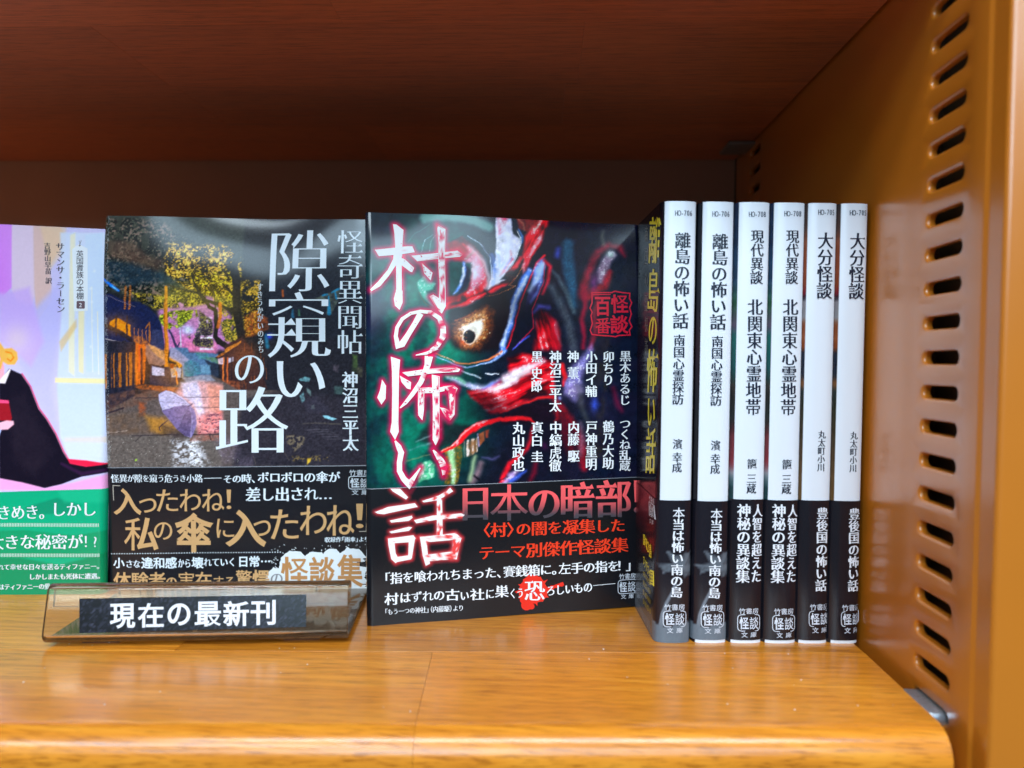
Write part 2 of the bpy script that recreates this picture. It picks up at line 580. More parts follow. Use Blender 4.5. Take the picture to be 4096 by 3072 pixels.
def load_glyphs(chars):
    obs = []
    for ch in chars:
        cu = bpy.data.curves.new('glyph', 'FONT')
        cu.body = ch
        o = bpy.data.objects.new('glyph', cu)
        COL.objects.link(o)
        obs.append(o)
    dg = bpy.context.evaluated_depsgraph_get()
    for ch, o in zip(chars, obs):
        ev = o.evaluated_get(dg)
        c = ev.to_curve(dg)
        loops = []
        for s in c.splines:
            bp = s.bezier_points
            pts = []
            n = len(bp)
            for i in range(n):
                a, b = bp[i], bp[(i + 1) % n]
                p0, p1, p2, p3 = (np.array(q[:2]) for q in (a.co, a.handle_right, b.co, b.handle_left))
                p2, p3 = p3, p2
                chord = p3 - p0
                L = np.hypot(*chord) + 1e-9
                dev = max(abs(chord[0] * (p1 - p0)[1] - chord[1] * (p1 - p0)[0]), abs(chord[0] * (p2 - p0)[1] - chord[1] * (p2 - p0)[0])) / L
                k = 1 if dev < .004 else (3 if dev < .03 else (5 if dev < .1 else 8))
                for j in range(k):
                    t = j / k
                    pts.append((1 - t) ** 3 * p0 + 3 * (1 - t) ** 2 * t * p1 + 3 * (1 - t) * t * t * p2 + t ** 3 * p3)
            P = np.array(pts)
            keep = np.hypot(*(P - np.roll(P, 1, 0)).T) > 1e-4
            P = P[keep]
            if len(P) > 2:
                loops.append(P)
        # outer loops anticlockwise, holes clockwise
        def inside(p, Q):
            x, y = p
            a, b = Q, np.roll(Q, -1, 0)
            c_ = ((a[:, 1] > y) != (b[:, 1] > y))
            with np.errstate(all='ignore'):
                xs = a[:, 0] + (y - a[:, 1]) / (b[:, 1] - a[:, 1]) * (b[:, 0] - a[:, 0])
            return (c_ & (x < xs)).sum() % 2 == 1
        out = []
        for i, P in enumerate(loops):
            depth = sum(inside(P[0] + 1e-5, Q) for j, Q in enumerate(loops) if j != i)
            area = .5 * np.sum(P[:, 0] * np.roll(P[:, 1], -1) - np.roll(P[:, 0], -1) * P[:, 1])
            if (area > 0) != (depth % 2 == 0):
                P = P[::-1]
            out.append(P)
        GLYPH[ch] = out
    for o in obs:
        cu = o.data
        bpy.data.objects.remove(o)
        bpy.data.curves.remove(cu)


load_glyphs(sorted(ALLTEXT))


def weight(P, a, b, uroko):
    """Move an outline: verticals by a, horizontals by b (em); serif triangles at the ends of thin horizontals."""
    A = P - np.roll(P, 1, 0)
    B = np.roll(P, -1, 0) - P
    def nrm(E):
        L = np.hypot(E[:, 0], E[:, 1])[:, None] + 1e-9
        return np.stack([E[:, 1], -E[:, 0]], 1) / L
    n1, n2 = nrm(A), nrm(B)
    h1 = a * n1[:, 0] ** 2 + b * n1[:, 1] ** 2
    h2 = a * n2[:, 0] ** 2 + b * n2[:, 1] ** 2
    det = n1[:, 0] * n2[:, 1] - n1[:, 1] * n2[:, 0]
    nm = n1 + n2
    nm /= np.hypot(nm[:, 0], nm[:, 1])[:, None] + 1e-9
    hm = .5 * (h1 + h2)
    D = nm * hm[:, None]
    m = np.abs(det) > .35
    with np.errstate(all='ignore'):
        dx = (h1 * n2[:, 1] - h2 * n1[:, 1]) / det
        dy = (n1[:, 0] * h2 - n2[:, 0] * h1) / det
    D[m] = np.stack([dx, dy], 1)[m]
    L = np.hypot(D[:, 0], D[:, 1])
    mx = 2.0 * max(abs(a), abs(b)) + 1e-9
    D *= np.minimum(1, mx / (L + 1e-9))[:, None]
    Q = P + D
    if not uroko:
        return Q
    out = []
    n = len(P)
    for i in range(n):
        j, k, h = (i + 1) % n, (i + 2) % n, (i - 1) % n
        e = P[j] - P[i]
        Le = np.hypot(*e)
        inb, outb = P[i] - P[h], P[k] - P[j]
        # right end of a horizontal stroke: goes up, came from the left, leaves to the left
        if .03 < Le < .095 and e[1] > .9 * Le and inb[0] > .10 and abs(inb[1]) < .12 * inb[0] and outb[0] < -.10 and abs(outb[1]) < .12 * -outb[0]:
            x, yb, yt = Q[i][0], Q[i][1], Q[j][1]
            s = uroko
            out += [np.array([x + .012, yb]), np.array([x + .012, yb + .006]), np.array([x - .045 * s, yt + .062 * s]), np.array([x - .115 * s, yt])]
            # skip the following top vertex
            out.append(None)
        else:
            out.append(Q[i])
    res = []
    skip = False
    for q in out:
        if q is None:
            skip = True
            continue
        if skip:
            skip = False
            continue
        res.append(q)
    return np.array(res)


STYLES = {'min': (.022, -.009, .9), 'minb': (.032, -.002, .9), 'title': (.010, -.020, 1.2), 'spine': (.028, -.005, .9), 'got': (.004, .004, 0), 'gotb': (.026, .020, 0), 'hair': (-.006, -.022, .7),
          'brush': (.010, .000, 0)}
TRI = {}


def _area(P):
    return .5 * np.sum(P[:, 0] * np.roll(P[:, 1], -1) - np.roll(P[:, 0], -1) * P[:, 1])


def _inside(p, Q):
    x, y = p
    a, b = Q, np.roll(Q, -1, 0)
    c_ = ((a[:, 1] > y) != (b[:, 1] > y))
    with np.errstate(all='ignore'):
        xs = a[:, 0] + (y - a[:, 1]) / (b[:, 1] - a[:, 1]) * (b[:, 0] - a[:, 0])
    return (c_ & (x < xs)).sum() % 2 == 1


def glyph_mesh(ch, style):
    """Triangles of one character in a style; every separate stroke group lies on its own hair-thin layer."""
    key = (ch, style)
    if key in TRI:
        return TRI[key]
    a, b, ur = STYLES[style]
    if ch not in GLYPH:
        load_glyphs([ch])
    raw = GLYPH[ch]
    outers = [P for P in raw if _area(P) > 0]
    holes = [P for P in raw if _area(P) < 0]
    per = sum(np.hypot(*(P - np.roll(P, 1, 0)).T).sum() for P in raw)
    f0 = min(1.0, 11.0 / max(per, 1))
    Vs, Fs, Ls, n = [], [], [], 0
    for li, P in enumerate(outers):
        hs = [Q for Q in holes if _inside(Q[0] + 1e-5, P)]
        for k, f in enumerate((1, .7, .45, .2, 0)):
            aa, bb_ = (a * f0 if a > 0 else a) * f, (b * f0 if b > 0 else b * (.55 + .45 * f0)) * f
            loops = [weight(Q, aa, bb_, ur if k < 3 else 0) for Q in [P] + hs]
            want = sum(_area(Q) for Q in loops)
            tris = tessellate_polygon([[Vector((p[0], p[1], 0)) for p in Q] for Q in loops])
            V = np.concatenate(loops)
            F = np.array([t for t in tris], int).reshape(-1, 3)
            ar = (V[F[:, 1], 0] - V[F[:, 0], 0]) * (V[F[:, 2], 1] - V[F[:, 0], 1]) - (V[F[:, 1], 1] - V[F[:, 0], 1]) * (V[F[:, 2], 0] - V[F[:, 0], 0])
            got = np.abs(ar).sum() / 2
            if abs(got - want) < .02 * abs(want) + 1e-5 and all((_area(q) < 0) for q in loops[1:]):
                break
        F[ar < 0] = F[ar < 0][:, ::-1]
        F = F[np.abs(ar) > 1e-9]
        Vs.append(V); Fs.append(F + n); n += len(V); Ls.append(np.full(len(V), li * 1.2e-5))
    if not Vs:
        TRI[key] = (np.zeros((0, 2)), np.zeros((0, 3), int), (0, 1, 0, 1), np.zeros(0))
        return TRI[key]
    V = np.concatenate(Vs)
    TRI[key] = (V, np.concatenate(Fs), (V[:, 0].min(), V[:, 0].max(), V[:, 1].min(), V[:, 1].max()), np.concatenate(Ls))
    return TRI[key]


def subdiv(V, F, n):
    for _ in range(n):
        E = np.concatenate([F[:, [0, 1]], F[:, [1, 2]], F[:, [2, 0]]])
        Es = np.sort(E, 1)
        U, inv = np.unique(Es, axis=0, return_inverse=True)
        inv = inv.ravel()
        M = (V[U[:, 0]] + V[U[:, 1]]) / 2
        k = len(F)
        m = len(V) + inv
        a, b, c = m[:k], m[k:2 * k], m[2 * k:]
        F = np.concatenate([np.stack(q, 1) for q in ((F[:, 0], a, c), (a, F[:, 1], b), (c, b, F[:, 2]), (a, b, c))])
        V = np.concatenate([V, M])
    return V, F


class Ink:
    """Collects flat lettering on one surface (drawing coordinates) and builds it as one ink mesh."""

    def __init__(s, surf, off=.00010):
        s.surf, s.off, s.V, s.F, s.C, s.H, s.n = surf, off, [], [], [], [], 0

    def raw(s, V, F, color, off=0.0, sub=0):
        if len(F) == 0:
            return
        if sub:
            o3 = off if np.ndim(off) else np.full(len(V), off)
            V3, F = subdiv(np.concatenate([V, o3[:, None]], 1), F, sub)
            V, off = V3[:, :2], V3[:, 2]
        s.V.append(V); s.F.append(F + s.n); s.n += len(V)
        c = color(V) if callable(color) else np.tile(lin(color), (len(V), 1))
        s.C.append(c); s.H.append(np.zeros(len(V)) + off)

    def fit(s, ch, x0, x1, y0, y1, color, style='min', slant=0.0, shear=0.0, sub=0, off=0.0):
        """Glyph ink box fitted to x0..x1, y0..y1."""
        V, F, bb, LY = glyph_mesh(ch, style)
        if not len(F):
            return
        u = (V[:, 0] - bb[0]) / (bb[1] - bb[0] + 1e-9)
        w = (V[:, 1] - bb[2]) / (bb[3] - bb[2] + 1e-9)
        X = x0 + u * (x1 - x0) + shear * (w - .5) * (y1 - y0)
        Y = y1 + w * (y0 - y1) + slant * (u - .5) * (x1 - x0)
        s.raw(np.stack([X, Y], 1), F, color, off + LY, sub)

    def cell(s, ch, xc, yc, w, h, color, style='min', slant=0.0, sub=0, off=0.0, adv=1.0):
        """Glyph em square centred at xc, yc."""
        V, F, bb, LY = glyph_mesh(ch, style)
        if not len(F):
            return
        X = xc + (V[:, 0] - adv / 2) * w
        Y = yc - (V[:, 1] - .38) * h + slant * (X - xc)
        s.raw(np.stack([X, Y], 1), F, color, off + LY, sub)

    def vert(s, text, xt, yt, xb, yb, w, color, style='min', off=0.0, sub=0):
        """Vertical line from ink top (xt, yt) to ink bottom (xb, yb)."""
        n = len(text)
        h = (yb - yt) / n * 1.0
        for i, ch in enumerate(text):
            t = (i + .5) / n
            x, y = xt + (xb - xt) * t, yt + (yb - yt) * t
            if ch in ' 　':
                continue
            if ch == 'ー':
                s.raw(*bar(x - w * .05, y - h * .38, x + w * .06, y + h * .38), color, off)
                continue
            if ch in 'っょゃゅィュァ':
                s.cell(ch, x + w * .08, y - h * .06, w, h, color, style, off=off)
                continue
            s.cell(ch, x, y, w * 1.06, h * 1.06, color, style, sub=sub, off=off)

    def horiz(s, text, xl, yl, xr, yr, h, color, style='min', small=.84, off=0.0, sub=0):
        """Horizontal line; kana are set a little smaller than kanji."""
        ws = []
        for ch in text:
            k = 1.0
            if ch in '「」（）、。〈〉！・' :
                k = .55
            elif ch in '-0123456789HO?':
                k = .62
            elif ord(ch) < 0x3100:
                k = small
            ws.append(k)
        tot = sum(ws)
        sl = (yr - yl) / (xr - xl)
        x = xl
        for ch, k in zip(text, ws):
            w = (xr - xl) * k / tot
            xc = x + w / 2
            yc = yl + (xc - xl) * sl
            em = (xr - xl) / tot
            if ch in ' 　':
                pass
            elif ch == '「':
                s.cell(ch, xc - em * .22, yc, em, h, color, style, sl, off=off)
            elif ch == '」':
                s.cell(ch, xc + em * .22, yc, em, h, color, style, sl, off=off)
            elif ch in '（〈':
                s.cell(ch, xc - em * .2, yc, em, h, color, style, sl, off=off)
            elif ch in '）〉':
                s.cell(ch, xc + em * .2, yc, em, h, color, style, sl, off=off)
            elif ch in '、。':
                s.cell(ch, xc + em * .22, yc, em, h, color, style, sl, off=off)
            elif ch in '-0123456789HO?':
                V, F, bb, LY = glyph_mesh(ch, style)
                s.cell(ch, xc, yc, em * .95, h, color, style, sl, off=off, adv=bb[0] + bb[1])
            else:
                q = k if ord(ch) < 0x3100 and ch not in '！・' else 1.0
                s.cell(ch, xc, yc, em * q * 1.03, h * q, color, style, sl, off=off, sub=sub)
            x += w

    def line(s, pts, w, color, closed=False, off=0.0):
        P = [np.array(p[:2], float) for p in pts]
        W = [p[2] if len(p) > 2 else w for p in pts]
        if closed:
            P.append(P[0]); W.append(W[0])
        n = len(P)
        L, R = [], []
        for i in range(n):
            a = P[i] - P[i - 1] if i > 0 else (P[0] - P[-2] if closed else P[1] - P[0])
            b = P[i + 1] - P[i] if i < n - 1 else (P[1] - P[0] if closed else P[-1] - P[-2])
            a = a / (np.hypot(*a) + 1e-9); b = b / (np.hypot(*b) + 1e-9)
            t = a + b; t = t / (np.hypot(*t) + 1e-9)
            nn = np.array([-t[1], t[0]])
            k = 1 / max(.5, float(nn @ np.array([-a[1], a[0]])))
            L.append(P[i] + nn * W[i] / 2 * k); R.append(P[i] - nn * W[i] / 2 * k)
        V = np.array(L + R)
        F = []
        for i in range(n - 1):
            F += [(i, i + 1, n + i + 1), (i, n + i + 1, n + i)]
        s.raw(V, np.array(F), color, off)

    def poly(s, pts, color, off=0.0, sub=0):
        V = np.array(pts, float)
        F = np.array(list(tessellate_polygon([[Vector((p[0], p[1], 0)) for p in V]])), int)
        s.raw(V, F, color, off, sub)

    def disc(s, x, y, r, color, off=0.0, n=10, ry=None):
        a = np.arange(n) / n * 2 * np.pi
        s.poly(np.stack([x + r * np.cos(a), y + (ry or r) * np.sin(a)], 1), color, off)

    def build(s, name, parent, mat=None):
        if not s.V:
            return None
        V = np.concatenate(s.V); F = np.concatenate(s.F); C = np.concatenate(s.C); H = np.concatenate(s.H)
        u, v = s.surf.uv(V[:, 0], V[:, 1])
        L = s.surf.local(u, v, 0.0)
        L[:, 1] -= s.off + H
        a = L[F[:, 1]] - L[F[:, 0]]
        b = L[F[:, 2]] - L[F[:, 0]]
        ny = a[:, 2] * b[:, 0] - a[:, 0] * b[:, 2]
        F = np.where((ny > 0)[:, None], F[:, ::-1], F)
        o = mesh_obj(name, L, F, mat or M_INK, parent, colors=C)
        return o


def bar(x0, y0, x1, y1):
    return np.array([(x0, y0), (x1, y0), (x1, y1), (x0, y1)], float), np.array([(0, 1, 2), (0, 2, 3)])


def logo(ink, xc, y0, y1, y2, y3, w, color, bw=None, tilt=0.0, k=1.0):
    """Publisher mark: three small characters, two characters in a rounded frame, two small ones below."""
    bw = bw or w
    h1 = (y1 - y0)
    for i, ch in enumerate('竹書房'):
        x = xc + (i - 1) * w * .34
        ink.cell(ch, x, (y0 + y1) / 2 + (x - xc) * tilt, w * .34, h1 * 1.2, color, 'got')
    x0, x1, ya, yb = xc - bw / 2, xc + bw / 2, y1 + h1 * .22, y2
    r = (yb - ya) * .22
    pts = []
    for cx, cy, a0 in ((x1 - r, ya + r, -90), (x1 - r, yb - r, 0), (x0 + r, yb - r, 90), (x0 + r, ya + r, 180)):
        for q in range(4):
            a = math.radians(a0 + q * 30)
            X, Y = cx + r * math.cos(a), cy + r * math.sin(a)
            pts.append((X, Y + (X - xc) * tilt))
    ink.line(pts, max(2.4, bw * .03) * k, color, closed=True)
    for i, ch in enumerate('怪談'):
        xa = x0 + bw * (.07 + .45 * i)
        ink.fit(ch, xa, xa + bw * .41, ya + (yb - ya) * .13 + (xa - xc + bw * .2) * tilt, yb - (yb - ya) * .11 + (xa - xc + bw * .2) * tilt, color, 'gotb' if i == 0 else 'got')
    for i, ch in enumerate('文庫'):
        x = xc + (i - .5) * w * .46
        ink.cell(ch, x, (y2 + (y3 - y2) * .58) + (x - xc) * tilt, w * .33, (y3 - y2) * .9, color, 'got')


# ------------------------------------------------------------------ printed pictures: painted per point of a fine cover grid
RNG = np.random.RandomState(11)


def vnoise(x, y, seed=0):
    xi, yi = np.floor(x).astype(int), np.floor(y).astype(int)
    fx, fy = x - xi, y - yi
    fx, fy = fx * fx * (3 - 2 * fx), fy * fy * (3 - 2 * fy)

    def h(a, b):
        n = (a * 374761393 + b * 668265263 + seed * 2147483647) & 0xffffffff
        n = ((n ^ (n >> 13)) * 1274126177) & 0xffffffff
        return ((n ^ (n >> 16)) & 0xffff) / 65535.0
    a, b, c, d = h(xi, yi), h(xi + 1, yi), h(xi, yi + 1), h(xi + 1, yi + 1)
    return (a + (b - a) * fx) * (1 - fy) + (c + (d - c) * fx) * fy


def fbm(x, y, scale, seed=0, oct=4):
    v, a, s = 0, .5, 1 / scale
    for k in range(oct):
        v = v + a * vnoise(x * s, y * s, seed + k * 7)
        a *= .5; s *= 2.03
        x, y = x * .8 + y * .6 + 31.7, y * .8 - x * .6 + 11.3
    return v / (1 - .5 ** oct)


def sstep(a, b, x):
    t = np.clip((x - a) / (b - a + 1e-12), 0, 1)
    return t * t * (3 - 2 * t)


def lacquer(angle, seed=0, k=1.0):
    """Streaky dark-red to pink lacquer colour along a direction."""
    a = math.radians(angle)

    def f(x, y):
        u, v = x * math.cos(a) + y * math.sin(a), -x * math.sin(a) + y * math.cos(a)
        n = .6 * fbm(u * .16, v, 17, seed, 3) + .4 * fbm(u, v, 55, seed + 40, 2)
        t = np.clip((n - .5) * 3.0 + .5, 0, 1)
        P = [0, .25, .55, .8, 1]
        C = np.array([(40, 6, 16), (120, 14, 26), (216, 26, 40), (236, 60, 70), (248, 140, 150)], float) * k
        return np.stack([np.interp(t, P, C[:, i]) for i in range(3)], -1)
    return f


class Art:
    def __init__(s, X, Y, base):
        s.shape = X.shape
        s.X, s.Y = X.ravel(), Y.ravel()
        s.X0, s.Y0 = s.X, s.Y
        s.bk = 1.0
        s.c = np.tile(np.array(base, float), (s.X.size, 1))

    def box(s, pts, pad):
        P = np.array(pts, float)
        return np.where((s.X > P[:, 0].min() - pad) & (s.X < P[:, 0].max() + pad) & (s.Y > P[:, 1].min() - pad) & (s.Y < P[:, 1].max() + pad))[0]

    def mix(s, i, m, color):
        c = np.asarray(color, float)
        s.c[i] = s.c[i] * (1 - m[:, None]) + c * m[:, None]

    def poly(s, pts, color, blur=3, alpha=1.0, tex=None, wob=0):
        i = s.box(pts, blur * 2 + wob + 2)
        if not len(i):
            return
        x, y = s.X[i], s.Y[i]
        if wob:
            x = x + (fbm(s.X[i], s.Y[i], wob * 3, 5) - .5) * wob * 2
            y = y + (fbm(s.X[i], s.Y[i], wob * 3, 9) - .5) * wob * 2
        P = np.array(pts, float)
        Q = np.roll(P, -1, 0)
        d = np.full(len(i), 1e9)
        inside = np.zeros(len(i), bool)
        for a, b in zip(P, Q):
            e = b - a
            t = np.clip(((x - a[0]) * e[0] + (y - a[1]) * e[1]) / (e @ e + 1e-9), 0, 1)
            d = np.minimum(d, np.hypot(x - a[0] - t * e[0], y - a[1] - t * e[1]))
            if a[1] != b[1]:
                c = (a[1] > y) != (b[1] > y)
                inside ^= c & (x < a[0] + (y - a[1]) / (b[1] - a[1]) * e[0])
        sd = np.where(inside, d, -d)
        m = sstep(-blur * s.bk, blur * s.bk, sd) * alpha
        if tex is not None:
            m = m * tex(s.X[i], s.Y[i])
        if callable(color):
            color = color(s.X[i], s.Y[i])
        s.mix(i, m, color)

    def stroke(s, pts, color, blur=3, alpha=1.0, tex=None, w=None):
        P = [np.array((p[0], p[1], p[2] if len(p) > 2 else w), float) for p in pts]
        mw = max(p[2] for p in P) / 2
        i = s.box([p[:2] for p in P], mw + blur * 2 + 2)
        if not len(i):
            return
        x, y = s.X[i], s.Y[i]
        d = np.full(len(i), -1e9)
        for a, b in zip(P[:-1], P[1:]):
            e = b - a
            t = np.clip(((x - a[0]) * e[0] + (y - a[1]) * e[1]) / (e[0] ** 2 + e[1] ** 2 + 1e-9), 0, 1)
            d = np.maximum(d, (a[2] + e[2] * t) / 2 - np.hypot(x - a[0] - t * e[0], y - a[1] - t * e[1]))
        m = sstep(-blur * s.bk, blur * s.bk, d) * alpha
        if tex is not None:
            m = m * tex(x, y)
        if callable(color):
            color = color(x, y)
        s.mix(i, m, color)

    def blob(s, cx, cy, rx, ry, color, alpha=1.0, rot=0, hard=1.0, tex=None):
        a = math.radians(rot)
        i = np.where((np.abs(s.X - cx) < 2.6 * max(rx, ry)) & (np.abs(s.Y - cy) < 2.6 * max(rx, ry)))[0]
        if not len(i):
            return
        dx, dy = s.X[i] - cx, s.Y[i] - cy
        u = (dx * math.cos(a) + dy * math.sin(a)) / rx
        v = (-dx * math.sin(a) + dy * math.cos(a)) / ry
        m = np.exp(-(u * u + v * v) ** hard) * alpha
        if tex is not None:
            m = m * tex(s.X[i], s.Y[i])
        if callable(color):
            color = color(s.X[i], s.Y[i])
        s.mix(i, m, color)

    def warp(s, a1, s1, a2, s2):
        dx = (fbm(s.X0, s.Y0, s1, 201, 2) - .5) * 2 * a1 + (fbm(s.X0, s.Y0, s2, 203, 2) - .5) * 2 * a2
        dy = (fbm(s.X0, s.Y0, s1, 205, 2) - .5) * 2 * a1 + (fbm(s.X0, s.Y0, s2, 207, 2) - .5) * 2 * a2
        s.X, s.Y = s.X0 + dx, s.Y0 + dy

    def grain(s, amt, scale=4, seed=1):
        n = fbm(s.X, s.Y, scale, seed, 2) - .5
        s.c += (n * 2 * amt)[:, None]

    def out(s, g=1.0):
        c = (np.clip(s.c, 0, 255) / 255.0) ** g
        if g < 1:
            L = c.mean(1, keepdims=True)
            c = L + (c - L) * 1.28
            c = np.clip((c - .06) / (1 - .10), 0, 1)
        return lin_arr(c).reshape(*s.shape, 3)


def lin_arr(c):
    return np.where(c <= 0.04045, c / 12.92, ((c + 0.055) / 1.055) ** 2.4)


def cv(origin, scale):
    """Measured drawing coordinates of one enlarged portion of the cover -> common drawing coordinates."""
    ox, oy = origin

    def f(*pts):
        r = []
        for p in pts:
            q = [ox + p[0] * scale, oy + p[1] * scale]
            if len(p) > 2:
                q.append(p[2] * scale)
            r.append(tuple(q))
        return r
    return f


# ------------------------------------------------------------------ books
H = 0.148


def book_frame(X, Y, z0, th, ph, ps):
    ex = np.array([math.cos(th), math.sin(th), 0]); n0 = np.array([math.sin(th), -math.cos(th), 0])
    ez = np.array([0, 0, 1]) * math.cos(ph) - n0 * math.sin(ph)
    return np.array([X, Y, z0]), ex * math.cos(ps) + ez * math.sin(ps), -ex * math.sin(ps) + ez * math.cos(ps)


def faced_book(name, label, pose, w, t, paint, band_px, band_paint, group, step=3.2, curl=.0012, seed=0, top=H):
    """A paperback standing face out: jacket front (picture grid), jacket spine and back, page block, paper band."""
    O, ex, ez = book_frame(*pose)
    ph = seed * 1.7

    def d(u, v):
        s_ = np.clip((v - .50 * H) / (.50 * H), 0, 1.1)
        a = -curl * s_ ** 4 * (1 + .45 * np.sin(u * 75 + ph))
        a = a + .00022 * np.sin(u * 62 + v * 40 + ph) + .00016 * np.sin(u * 128 - v * 75 + 2 * ph) + .0005 * np.sin(np.pi * np.clip(v / H, 0, 1))
        lf = np.clip((.0022 - u) / .0022, 0, 1)
        rt = np.clip((u - (w - .0028)) / .0028, 0, 1)
        return a - .0010 * lf ** 2 - .0028 * (1 - np.sqrt(np.clip(1 - rt ** 2, 0, 1)))
    S = Surf(O, ex, ez, d)
    root = empty(name, label, 'book', group=group)
    root.matrix_world = S.matrix()
    px = FPX / .265
    nu, nv = int(w * px / step), int(top * px / step)
    u = np.linspace(0, w, nu)
    # extra columns where the paper rounds the spine edge
    u = np.unique(np.concatenate([u, w - .0028 + .0028 * np.sin(np.linspace(0, np.pi / 2, 9))]))
    v = np.linspace(0, top, nv)
    U, Vv = np.meshgrid(u, v)
    W = S.O + S.ex * U[..., None] + S.ez * Vv[..., None]
    X, Y = project(W)
    art = paint(X, Y, S)
    grid_obj('jacket_front', S.local(U, Vv), M_COVER, root, colors=art)
    # jacket spine, back and fore-edge folds (dark printed paper), page block between
    e0, e1 = d(np.array([0.0]), v)[...], d(np.array([w]), v)
    V, F = [], []
    for k, (uu, yy) in enumerate(((w, None), (w, t - .0006), (w - .0006, t), (.0006, t), (0, t - .0006), (0.0001, t - .004))):
        for q in range(len(v)):
            if q % 8 and q != len(v) - 1:
                continue
            V.append((uu, -e1[q] if yy is None else yy, v[q]))
    nr = len(V) // 6
    for k in range(5):
        for q in range(nr - 1):
            a = k * nr + q
            F.append((a, a + nr, a + nr + 1, a + 1))
    mesh_obj('jacket_back', V, F, M_SPINE, root, smooth=True, colors=np.tile(lin((16, 18, 26)), (len(V), 1)))
    v_, f_ = [], []
    box(v_, f_, .0012, w - .0032, .0036 + curl * 1.35, t - .0012, .0008, H - .0022)
    mesh_obj('page_block', v_, f_, M_PAPER, root)
    # paper band
    (xa, ya), (xb, yb) = band_px
    ub, vb = S.uv(np.array([xa, xb]), np.array([ya, yb]))
    tb = lambda uu: vb[0] + (vb[1] - vb[0]) * (uu - ub[0]) / (ub[1] - ub[0])
    bs = Surf(O, ex, ez, lambda a, b: d(a, b) + .00022)
    nvb = 60 if band_paint is None else int(.05 * px / 3.4)
    s_ = np.linspace(0, 1, nvb)
    U2 = np.tile(u[None, :], (nvb, 1))
    V2 = -.0002 + s_[:, None] * (tb(u)[None, :] + .0002)
    X2, Y2 = project(S.O + S.ex * U2[..., None] + S.ez * V2[..., None])
    col = band_paint(X2, Y2) if band_paint else np.tile(lin((17, 19, 25)), (nvb, len(u), 1))
    P = bs.local(U2, V2)
    col = col.copy(); col[-1] = lin((112, 118, 128))  # top row painted paler, as a paper edge catching light
    edge = P[-1:].copy(); edge[..., 1] += .00022
    P = np.concatenate([P, edge]); col = np.concatenate([col, np.full((1, len(u), 3), .5)])
    band = grid_obj('paper_band', P, M_BAND, root, colors=col)
    # the band carries on round the spine edge
    V, F = [], []
    e = float(bs.d(np.array([w]), np.array([.02]))[0])
    for zz in (-.0002, float(tb(w))):
        V += [(w + .00015, -e, zz), (w + .00015, t, zz), (w * .5, t + .0004, zz)]
    F = [(0, 1, 4, 3), (1, 2, 5, 4)]
    mesh_obj('band_return', V, F, M_BAND, band, colors=np.tile(lin((17, 19, 25)), (6, 1)))
    return root, S, bs, band


MATTE = 0

# ================================================================== book: red mask cover
WHITE = (236, 240, 246)
c5, c6, c7, c8 = cv((1440, 830), .3435), cv((2000, 830), .3435), cv((1440, 1380), .3497), cv((2000, 1380), .3495)
cB = cv((1400, 1800), .5877)
TITLE = []          # hand-cut brush title: polygons and strokes in drawing coordinates


